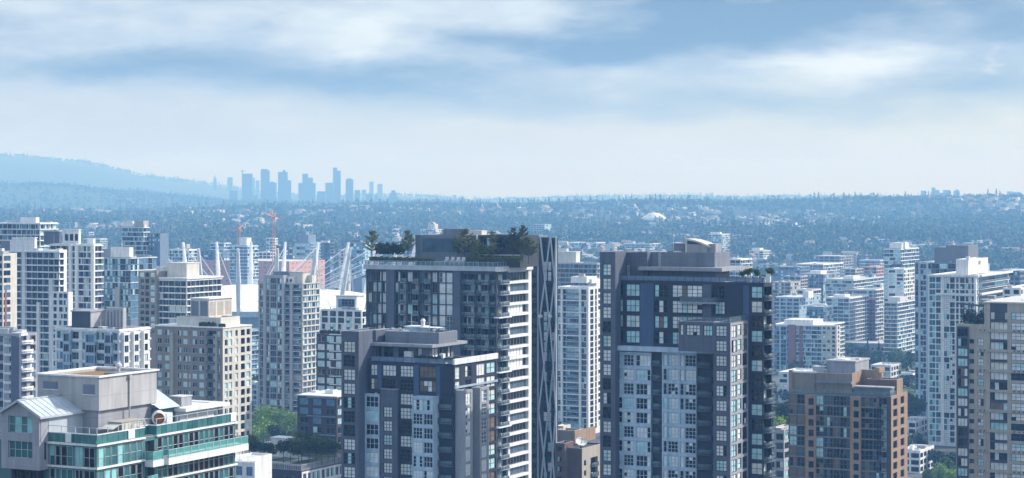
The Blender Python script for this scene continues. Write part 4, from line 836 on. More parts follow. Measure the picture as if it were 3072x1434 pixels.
s.slabs('white_paint', .35, .35, -s.a, 0, 0, s.b, s.top - .5, 2.86 * 2, 3, 'slab_edge', .2); s.slabs('pale_blue', .2, .2, -s.a, 0, 0, s.b, s.top - .5 - 2.86 * 6, 2.86, 12, 'slab_edge', .2)
x = s.fx(356, -.7); s.box('pier', 'concrete', x - 2.0, x + .5, -.8, 0, s.base, s.top - 14, ''); s.fin()
s = towr('cream office block with a tan gridded flank and white roof slab', 470, 560, 664, 838, 925, 'cream', 'band', 'white', yb=1010, pent=[(502, 560, 598, 790, 4, 'cream', 'roof_pale', 'white_paint'), (468, 502, 504, 800, 6, 'cream')], slab='white_paint', out=.35, name='office_block', cat='office block')
s.box('roof_slab', 'white_paint', -s.a - 1, .8, -.8, s.b + .6, s.top, s.top + .7, '')
x1 = s.fx(470, -2); s.vol(s.fx(415, -2), x1, -2, 10, s.base, s.z(814, x1, -2), 'tan_dark', 'roof_pale', s.pc([(420, 432, 'w', dict(st='punch', nx=1, ny=1)), (436, 447, 'w', dict(st='void', nx=1, ny=1)), (452, 464, 'w', dict(st='punch', nx=1, ny=1))], -2), None, None, 2.86, .5, 'flank_wall'); s.fin()
s = towr('cream tower with a brick red strip cut off by the picture edge', -70, 8, 34, 762, 800, 'cream', 'grid', 'white', yb=1010, pent=[(-40, 6, 12, 745, 3, 'cream')], bw=4)
s.facade('r', .06, s.fy(14), s.fy(20), s.base, s.top - 14, 'red_brick', part='brick_strip'); s.fin()
# white terraced block with the stained plant room
s = towr('low white tower with bay windows and a dark stained plant room', 165, 358, 450, 988, 560, 'white_paint', 'grid', 'cool', yb=1130, fill=.72, sh=.12, hh=.8, bw=4.6, ny=2, nxw=3, roof='roof_grey')
xk, x1, y1, z1 = pbox(s, 215, 270, 320, 936, 3, 'grey_dark', 'roof_grey', 'grey_light'); s.facade('r', x1 + .05, 3.2, y1, s.top, z1, 'concrete', part='roof_block'); pbox(s, 318, 369, 372, 924, 9, 'concrete', 'roof_pale')
for i in range(5): x = s.fx(322 + i * 10, 8.9); s.box('stain', 'grey_mid', x, x + R.uniform(.3, .6), 8.93, 8.96, s.top, s.z(924, x, 9) - R.uniform(.2, 1.5), '')
for a, b in ((188, 208), (255, 283), (312, 332)):
    y = -1.3; s.vol(s.fx(a, y), s.fx(b, y), y, 0, s.base, s.top - .8, 'pale_blue', 'roof_pale', s.pc([(a + 2, b - 2, 'w', dict(st='cool', nx=3, ny=1, sh=.12, hh=.85))], y), [(-1.1, -.2, 'w', dict(st='cool', nx=1, ny=1, sh=.12, hh=.85))], None, 2.86, .2, 'bay')
for k, (a, b) in enumerate(((372, 388), (402, 418), (432, 446))):
    ya, yb2 = s.fy(a, 1), s.fy(b, 1); s.vol(0, 1, ya, yb2, s.base, s.top - 1, 'white_paint', 'roof_pale', None, [(ya + .3, yb2 - .3, 'w', dict(st='white', nx=2, ny=1, sh=.25, hh=.9))], None, 2.86, .2, 'bay')
s.slabs('white_paint', .5, .25, -s.a, 0, 0, s.b, s.top - .5, 2.86, 7, 'slab_edge', .3); s.fin()
s = towr('grey tower end with stacked white balconies against the picture edge', -90, 58, 112, 1002, 630, 'mauve_conc', 'grid', 'white', yb=1250, fill=.6, bw=5, roof='roof_pale', pent=[(-10, 40, 52, 982, 4, 'concrete')])
for k in range(8):
    z = s.top - .6 - k * 2.86; ya, yb2 = s.fy(60), s.fy(94); s.bals.append((balcony_lib(yb2 - ya, .4, .9, 'solid'), (0, ya, z - 2.4), 1, 10))
x = s.fx(46, -.8); s.box('pier', 'grey_wall', x - 1.6, x + 1.6, -.9, 0, s.base, s.top - 1, ''); s.facade('f', -.05, s.fx(10), s.fx(35), s.base, s.top - 1, 'white_paint', [(s.fx(12), s.fx(33), 'w', dict(st='cool', nx=4, ny=1, sh=.2, hh=.95))], None, 2.86, 'bay'); s.fin()
# cream tower, sunlight put into the flank's paler colour
s = Bld('apartment_tower', 'cream stone tower with bright sunlit flank and three-panelled plant room', 465, 668, 755, 680, 985, yb=1350); fh = 2.86; zt = s.top
pw = lambda a, b, **k: (a, b, 'w', dict(nx=2, ny=1, st='punch', sh=.2, hh=.82, nv=8, **k))
fr = s.pc([pw(472, 485), pw(494, 508), pw(532, 543), pw(549, 562), pw(566, 571), pw(577, 591), pw(597, 612), bl(622, 648, 2, 'dark', out=.8, bal='cream'), pw(652, 660)])
b0 = s.b; rr = [(b0 * a, b0 * c, 'w', dict(nx=1, ny=1, st=st_, sh=.15, hh=.85, d=.35)) for a, c, st_ in ((.07, .17, 'punch'), (.22, .32, 'punch'), (.43, .52, 'punch'), (.62, .76, 'void'), (.82, .95, 'punch'))]
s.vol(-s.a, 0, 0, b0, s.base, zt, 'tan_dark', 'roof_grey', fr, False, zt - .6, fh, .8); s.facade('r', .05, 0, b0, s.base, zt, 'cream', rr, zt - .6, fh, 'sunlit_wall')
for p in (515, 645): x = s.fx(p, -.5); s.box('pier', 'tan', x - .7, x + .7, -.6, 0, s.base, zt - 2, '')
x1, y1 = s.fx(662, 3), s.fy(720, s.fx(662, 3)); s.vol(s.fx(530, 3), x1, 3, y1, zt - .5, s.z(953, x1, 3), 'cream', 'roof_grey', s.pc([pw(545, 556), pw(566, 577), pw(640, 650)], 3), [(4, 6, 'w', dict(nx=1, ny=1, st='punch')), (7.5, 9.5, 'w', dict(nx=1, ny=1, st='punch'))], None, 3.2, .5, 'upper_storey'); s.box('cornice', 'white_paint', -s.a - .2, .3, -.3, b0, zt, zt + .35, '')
x1 = s.fx(626, 6); y1 = s.fy(696, x1); zp = s.z(898, x1, 6); s.vol(s.fx(572, 6), x1, 6, y1, zt + 1, zp, 'cream', 'roof_pale', part='plant_room', para=.3); s.box('coping', 'white_paint', s.fx(570, 6), x1 + .5, 5.6, y1 + .4, zp, zp + .4, '')
for a, b in ((574, 596), (601, 623)): s.facade('f', 5.93, s.fx(a, 6), s.fx(b, 6), s.z(948, x1, 6), zp - .7, 'grey_mid', part='louvre_front')
for i in range(3): ya, yb2 = lerp(6, y1, (i + .12) / 3), lerp(6, y1, (i + .88) / 3); mbq = MB(); mbq.box(x1, x1 + .05, ya, yb2, s.z(946, x1, 8), zp - 1.0); s.new('louvre_panel', ['tan'], mbq)
for p, q_ in ((604, 640), (640, 668), (708, 742)):
    pass
CREAM = s; s.fin()
# steel grey tower in front of the stadium
s = Bld('apartment_tower', 'slender steel grey tower with cream crown standing before the white dome', 775, 908, 960, 960, 850, yb=1250); fh = 2.86; zt = s.top; b0 = s.b; s.cap = 100
fr = s.pc([(779, 789, 'w', dict(nx=2, ny=1, st='cool', sh=.1, hh=.95)), (797, 808, 'w', dict(nx=2, ny=1, st='void', sh=.1, hh=.95)), (811, 829, 'w', dict(nx=3, ny=1, st='cool', sh=.1, hh=.95)), (832, 845, 'w', dict(nx=2, ny=1, st='dark', sh=.1, hh=.95)), (853, 868, 'b', dict(nx=2, ny=1, st='dark', out=.6, d=.8, bal='white')), (876, 903, 'b', dict(nx=3, ny=1, st='dark', out=.9, d=.8, bal='white'))])
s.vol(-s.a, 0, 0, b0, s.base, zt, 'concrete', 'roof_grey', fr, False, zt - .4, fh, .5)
s.facade('r', .0, .0, b0, s.base, zt - .01, 'cream', Bld.reg(.2, b0 - .3, 4, .86, 'w', dict(nx=2, ny=1, st='cool', sh=.18, hh=.93, d=.3)), zt - .4, fh, 'lit_wall')  # flank cream on a grey tower: its sunlight is put into the colour
x1 = s.fx(850, -1); s.vol(s.fx(795, -1), x1, -1, 8, s.base, s.z(826, x1, -1), 'grey_light', 'roof_grey', s.pc([(799, 808, 'w', dict(nx=2, ny=1, st='dark', sh=.08, hh=.95)), (811, 829, 'w', dict(nx=3, ny=1, st='cool', sh=.08, hh=.95)), (832, 845, 'w', dict(nx=2, ny=1, st='dark', sh=.08, hh=.95))], -1), None, s.z(834, x1, -1), fh, .4, 'shaft')
for p in (793, 849, 873): x = s.fx(p, -1.3); s.box('pier', 'concrete', x - .6, x + .6, -1.3, 0, s.base, s.z(832 if p < 860 else 855, x), '')
pbox(s, 820, 868, 880, 815, 5, 'grey_mid'); pbox(s, 868, 908, 925, 818, 4, 'cream', 'roof_pale', 'concrete'); pbox(s, 852, 880, 886, 830, 2, 'white_paint', 'roof_pale', None, [(856, 864, 'w', dict(st='void', nx=1, ny=1, sh=.2, hh=.7)), (869, 876, 'w', dict(st='void', nx=1, ny=1, sh=.2, hh=.7))]); pbox(s, 915, 936, 945, 826, 8, 'cream')
s.slabs('concrete', .25, .25, -s.a, 0, 0, b0, zt - .4, fh, 26, 'slab_edge', .15); s.fin()
s = towr('white tower with black window grid in front of the dome', 962, 1085, 1120, 930, 900, 'white_paint', 'grid', 'dark', yb=1030, fill=.74, sh=.08, hh=.9, ny=2, pent=[(1008, 1070, 1092, 890, 3, 'white_paint', 'roof_pale', 'concrete', [(1014, 1064, 'w', dict(st='cool', nx=5, ny=3, sh=.15, hh=.85))])], bw=4.4); s.fin()
BLK = s = towr('near-black brick block with white window bands behind the grey tower', 949, 1060, 1095, 1004, 700, 'dark_brick', 'grid', 'punch', yb=1230, fill=.78, sh=.2, hh=.92, bw=3.6, roof='roof_dark', slab='white_paint')
s.slabs('white_paint', .3, .3, -s.a * .62, 0, 0, s.b, s.top - .5, 2.86, 12, 'slab_edge', .5); s.fin()
s = towr('low dark brick apartment block with pale gravel roof beside the street trees', 892, 1010, 1100, 1192, 630, 'dark_brick', 'grid', 'blue', yb=1330, fill=.66, bw=4.5, roof='roof_pale', name='apartment_block', cat='apartment block', pent=[(975, 1000, 1012, 1170, 6, 'white_paint')])
s.slabs('mid_blue', .3, .6, -s.a * .7, -1, 0, s.b, s.top - .5, 2.86 * 2, 4, 'slab_edge', .3); s.box('cornice', 'white_paint', -s.a - .2, .2, -.2, s.b, s.top, s.top + .3, ''); s.fin()
# roof garden building at the bottom
s = Bld('apartment_block', 'dark block with a planted roof garden inside a white picket parapet', 762, 903, 1034, 520, 1398, 'apartment block', yb=1500); zt = s.top
s.vol(-s.a, 0, 0, s.b, s.base, zt, 'mauve_dark', 'lawn', s.pc([(855, 885, 'w', dict(nx=3, ny=1, st='white', sh=.2, hh=.8))]), False, zt - 2.2, 2.9, .2); s.facade('r', .05, .3, s.b, s.base, zt - 20, 'white_paint'); s.facade('r', .02, 0, s.b, zt - 1.65, zt, 'grey_wall')
s.facade('r', .05, .3, s.b, zt - 20, zt - 1.6, 'white_paint', Bld.reg(.6, s.b - .5, 9, .7, 'w', dict(nx=2, ny=1, st='tealdk', sh=.12, hh=.9)), zt - 1.8, 2.9, 'lit_wall')
mbq = MB()
for (xa, ya), (xb, yb2) in (((-s.a, -.1), (.1, -.1)), ((.1, -.1), (.1, s.b))):
    n = int(math.hypot(xb - xa, yb2 - ya) / .55)
    for i in range(n): x, y = lerp(xa, xb, i / n), lerp(ya, yb2, i / n); mbq.box(x - .13, x + .13, y - .13, y + .13, zt - 1.1, zt + .2)
    mbq.bar((xa, ya, zt + .25), (xb, yb2, zt + .25), .3, .16); mbq.bar((xa, ya, zt - 1.1), (xb, yb2, zt - 1.1), .3, .16)
s.new('parapet', ['grey_light'], mbq)
mbq = MB(); yv = 9
for a, b, ya, yb2 in ((-13, -6, 3, 6), (-9, -6.5, 6, 16), (-20, -9, 14, 17)): mbq.box(a, b, ya, yb2, zt - .2, zt - .12)
s.new('garden_path', ['path_pale'], mbq)
GARDEN = s; s.fin()
mbq = MB(); xa, xb = s.fx(812, 15), s.fx(886, 15); zz = s.z(1313, xa, 15)
mbq.box(xa, xb - 2.4, 15, 19, zt - .2, zz, 0); mbq.box(xb - 2.4, xb, 14, 18, zt - .2, zz - .8, 0); mbq.box(xa - 2.5, xa, 15.5, 18, zt - .2, zz - 1.4, 0); mbq.box(xa + 2.2, xa + 2.8, 14.95, 15, zz - 1.5, zz - .8, 1); mbq.box(xa - .2, xb - 2.2, 14.8, 19.2, zz, zz + .15, 0)
on(s, 'pavilion', 'low white pavilion among the trees of the roof garden', 'pavilion', mbq, ['white_paint', 'steel_dark'])
s = towr('small blue and white stepped house block below the roof garden', 640, 764, 774, 1388, 480, 'white_paint', 'grid', 'blue', yb=1500, fill=.6, sh=.05, hh=.8, bw=2.6, name='house_block', cat='apartment block'); s.fin()

# ---- centre: white tower, banded block, brown block with the dish
s = towr('long dark block of stacked balconies behind the white gridded tower', 1640, 1790, 1830, 790, 1260, 'grey_light', 'band', 'cool', yb=900, pent=[(1660, 1728, 1740, 756, 6, 'cream', 'roof_pale', 'white_paint'), (1672, 1700, 1706, 746, 9, 'cream')], slab='concrete'); s.fin()
s = Bld('apartment_tower', 'slim white tower of framed bays between the two dark towers', 1668, 1764, 1806, 1000, 846, yb=1310); fh = 2.86; zt = s.top; b0 = s.b
s.vol(-s.a, 0, 0, b0, s.base, zt - 2.5, 'white_paint', 'roof_pale', s.pc([(1671, 1682, 'w', dict(nx=2, ny=2, st='cool', sh=.06, hh=.95)), (1688, 1698, 'w', dict(nx=1, ny=2, st='white', sh=.06, hh=.95)), (1699, 1736, 'b', dict(nx=4, ny=1, st='cool', d=.7, out=.8, bal='ice')), (1744, 1759, 'w', dict(nx=2, ny=2, st='dark', sh=.06, hh=.95))]), False, zt - 3.5, fh, .5)
s.facade('r', .04, 0, b0, s.base, zt, 'white_paint', [(b0 * .15, b0 * .38, 'w', dict(nx=1, ny=1, st='void', sh=.05, hh=.9)), (b0 * .5, b0 * .62, 'w', dict(nx=1, ny=1, st='void', sh=.05, hh=.95)), (b0 * .72, b0 * .95, 'w', dict(nx=2, ny=1, st='white', sh=.3, hh=.95))], zt - 3.5, fh, 'lit_wall')
for k in range(13):
    z = zt - 3.4 - k * 2 * fh; mbq = MB(); mbq.box(-s.a, .2, -1.0, 0, z - .3, z + .2); mbq.build('frame_band', ['white_paint'], s.o)
for p in (1685, 1740, 1763): x = s.fx(p, -.9); s.box('frame_pier', 'white_paint', x - .5, x + .5, -1.1, 0, s.base, zt - 2.5, '')
pbox(s, 1712, 1760, 1790, 830, 3, 'white_paint'); pbox(s, 1768, 1775, 1800, 838, .5, 'white_paint'); pbox(s, 1735, 1752, 1756, 822, 5, 'concrete'); s.fin()
s = Bld('brick_block', 'brown brick block with rooftop terraces and a white dish', 1660, 1745, 1812, 590, 1346, 'apartment block', yb=1500); zt = s.top
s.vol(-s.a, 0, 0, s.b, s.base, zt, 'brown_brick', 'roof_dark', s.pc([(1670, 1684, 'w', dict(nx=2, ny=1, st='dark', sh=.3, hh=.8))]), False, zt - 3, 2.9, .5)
s.facade('r', .05, .1, s.b, s.base, zt, 'tan', [(1.5, 3, 'w', dict(nx=1, ny=1, st='white', sh=.25, hh=.8)), (6, 11, 'b', dict(nx=2, ny=1, st='dark', out=.4, d=1))], zt - 3, 2.9, 'lit_wall')  # flank tan against the brown front, sunlight put into its colour
x1 = s.fx(1694, -2); s.vol(s.fx(1666, -2), x1, -2, 4, s.base, s.z(1330, x1, -2), 'brown_brick', 'roof_dark', s.pc([(1671, 1685, 'w', dict(nx=2, ny=1, st='dark', sh=.3, hh=.8))], -2), None, None, 2.9, .8, 'wing')
s.vol(s.fx(1668, 9), s.fx(1724, 9), 9, 15, zt, s.z(1292, s.fx(1724, 9), 9), 'tan', 'roof_dark', part='roof_block', para=1); pbox(s, 1668, 1690, 1712, 1278, 13, 'cream', 'roof_pale'); s.facade('r', s.fx(1724, 9) + .05, 9, s.fy(1786, s.fx(1724, 9)), zt, s.z(1292, s.fx(1724, 9), 9), 'orange_stucco', part='roof_block')
s.fin(); BRICK = s
mbq = MB(); x, y = s.fx(1744, 2), 2; z = s.z(1346, x, y) + 1.5; n = 18; c0 = Vector((x, y, z + .3)); ax = Vector((.38, -.52, .76)).normalized(); a1 = ax.orthogonal().normalized(); a2 = ax.cross(a1)
for i in range(n):
    for r0, r1, d0, d1 in ((0, .9, 0, .15), (.9, 1.7, .15, .5)):
        t0, t1 = 2 * math.pi * i / n, 2 * math.pi * (i + 1) / n; P_ = lambda r, t, d: c0 + a1 * (r * math.cos(t)) + a2 * (r * math.sin(t)) + ax * d
        mbq.quad(P_(r0, t0, d0), P_(r1, t0, d1), P_(r1, t1, d1), P_(r0, t1, d0))
for t in (0, 2.1, 4.2): mbq.tube(c0 + a1 * 1.6 * math.cos(t) + a2 * 1.6 * math.sin(t) + ax * .5, c0 + ax * 1.5, .04, .04, 4, 1)
mbq.box(x - .2, x + .2, y - .2, y + .2, zt - .5, z + .3, 1); mbq.tube(c0 + ax * 1.4, c0 + ax * 1.7, .14, .14, 6, 1)
on(s, 'satellite_dish', 'large white satellite dish on the brown brick block', 'satellite dish', mbq, ['white_paint', 'steel_dark'])

# ---- right side
s = towr('blue-grey glass tower with a big grey plant room behind the white tower', 2745, 2868, 2952, 788, 1060, 'mid_blue', 'glass', 'cool', yb=1230, pent=[(2803, 2850, 2856, 742, 9, 'grey_mid', 'roof_grey'), (2838, 2905, 2940, 736, 8, 'grey_mid', 'roof_grey')], bw=4)
for p in (2758, 2781): x = s.fx(p, -.8); s.box('pier', 'pale_blue', x - .5, x + .5, -.9, 0, s.base, s.top, '')
s.slabs('pale_blue', .7, .5, s.fx(2760), s.fx(2780), 0, 2, s.top - .5, 2.86, 24, 'slab_edge', .2, 'f'); s.fin()
s = Bld('apartment_tower', 'white glass tower with bright roof slabs and a blank white lift house', 2785, 2925, 3026, 950, 826, yb=1370); fh = 2.86; zt = s.top; b0 = s.b
fr = s.pc([(2788, 2806, 'w', dict(nx=2, ny=1, st='teal', sh=.1, hh=.95)), (2808, 2822, 'w', dict(nx=2, ny=1, st='cool', sh=.1, hh=.95)), (2832, 2848, 'w', dict(nx=2, ny=2, st='dark', sh=.08, hh=.93)), (2850, 2864, 'w', dict(nx=2, ny=2, st='dark', sh=.08, hh=.93)), (2868, 2876, 'w', dict(nx=1, ny=1, st='cool', sh=.1, hh=.95)), (2880, 2894, 'w', dict(nx=2, ny=2, st='dark', sh=.08, hh=.93)), (2897, 2912, 'w', dict(nx=2, ny=2, st='dark', sh=.08, hh=.93)), (2915, 2922, 'w', dict(nx=1, ny=1, st='void', sh=.1, hh=.95))])
s.vol(-s.a, 0, 0, b0, s.base, zt, 'white_paint', 'roof_pale', fr, [(1.0, 5.5, 'w', dict(nx=2, ny=1, st='teal', sh=.05, hh=.95)), (6.5, b0 - 1, 'b', dict(nx=5, ny=1, st='cool', d=1, out=1.0, bal='white'))], zt - 1, fh, .3)
for k, (a, b) in enumerate(((2785, 2925), (2810, 2925))):
    z = zt + .1 - k * 3 * fh; s.box('roof_slab', 'white_paint', s.fx(a), .2, -1.2, .2, z - .9, z, ''); s.box('roof_slab', 'white_paint', .3, 1.8, 6, b0 + 1.5, z - .9, z, '')
s.box('roof_slab', 'white_paint', .2, 1.8, -1.2, 1.2, zt - .8, zt + .1, ''); s.box('pier', 'white_paint', -.4, .7, -.9, .9, s.base, zt, '')
x1 = s.fx(2905, 4); y1 = s.fy(2964, x1); zz = s.z(778, x1, 4); s.vol(s.fx(2868, 4), x1, 4, y1, zt, zz, 'white_paint', 'roof_pale', part='lift_house', para=.3); s.box('lift_house', 'white_paint', x1 - 1.3, x1 + .2, 4.3, 6, zz, zz + 1.3, ''); s.facade('r', x1 + .04, y1 * .55, y1 * .65, zz - 3, zz - 1.2, 'grey_mid', part='vent'); s.box('vent_box', 'pale_blue', x1 - 3, x1, y1, y1 + 3, zt, zz - 3, '')
s.slabs('white_paint', .3, .3, s.fx(2826), 0, 0, 1, zt - 1, fh, 28, 'slab_edge', .15, 'f'); s.fin()
s = towr('bright white block at the picture edge behind the sand tower', 3008, 3062, 3130, 864, 900, 'white_paint', 'grid', 'dark', yb=930, fill=.6, bw=5); s.fin()
s = towr('blue glass mid-rise at the picture edge behind the white block', 2990, 3060, 3120, 812, 1150, 'mid_blue', 'grid', 'cool', yb=930, roof='roof_pale'); s.fin()
s = towr('curved white apartment block with two red brick strips', 2315, 2468, 2532, 976, 1350, 'white_paint', 'band', 'blue', yb=1150, pent=[(2352, 2440, 2490, 962, 6, 'white_paint', 'roof_pale', 'white_paint')], bw=4, out=.6, name='apartment_block', cat='apartment block')
for a, b in ((2364, 2386), (2397, 2406)): y = -1.6; s.vol(s.fx(a, y), s.fx(b, y), y, 0, s.base, s.top - (0 if a < 2390 else .5), 'red_brick', 'roof_grey', s.pc([(a + 3, b - 3, 'w', dict(nx=1, ny=1, st='white', sh=.3, hh=.8))], y) if a > 2390 else None, None, None, 2.86, .3, 'brick_strip')
y = -1.2; s.vol(s.fx(2318, y), s.fx(2360, y), y, 0, s.base, s.top - 1, 'pale_blue', 'roof_pale', s.pc([(2322, 2338, 'w', dict(nx=2, ny=1, st='blue', sh=.05, hh=.95)), (2342, 2358, 'w', dict(nx=2, ny=1, st='cool', sh=.05, hh=.95))], y), None, None, 2.86, .3, 'bay')
y = -1.4; s.vol(s.fx(2464, y), s.fx(2510, y), y, 6, s.base, s.top, 'cream', 'roof_pale', s.pc([(2468, 2477, 'w', dict(nx=1, ny=1, st='dark', sh=.25, hh=.8)), (2481, 2490, 'w', dict(nx=1, ny=1, st='dark', sh=.25, hh=.8)), (2496, 2505, 'w', dict(nx=1, ny=1, st='dark', sh=.25, hh=.8))], y), [(1, 4, 'w', dict(nx=2, ny=1, st='white', sh=.25, hh=.9))], None, 2.86, .3, 'bay'); s.fin()
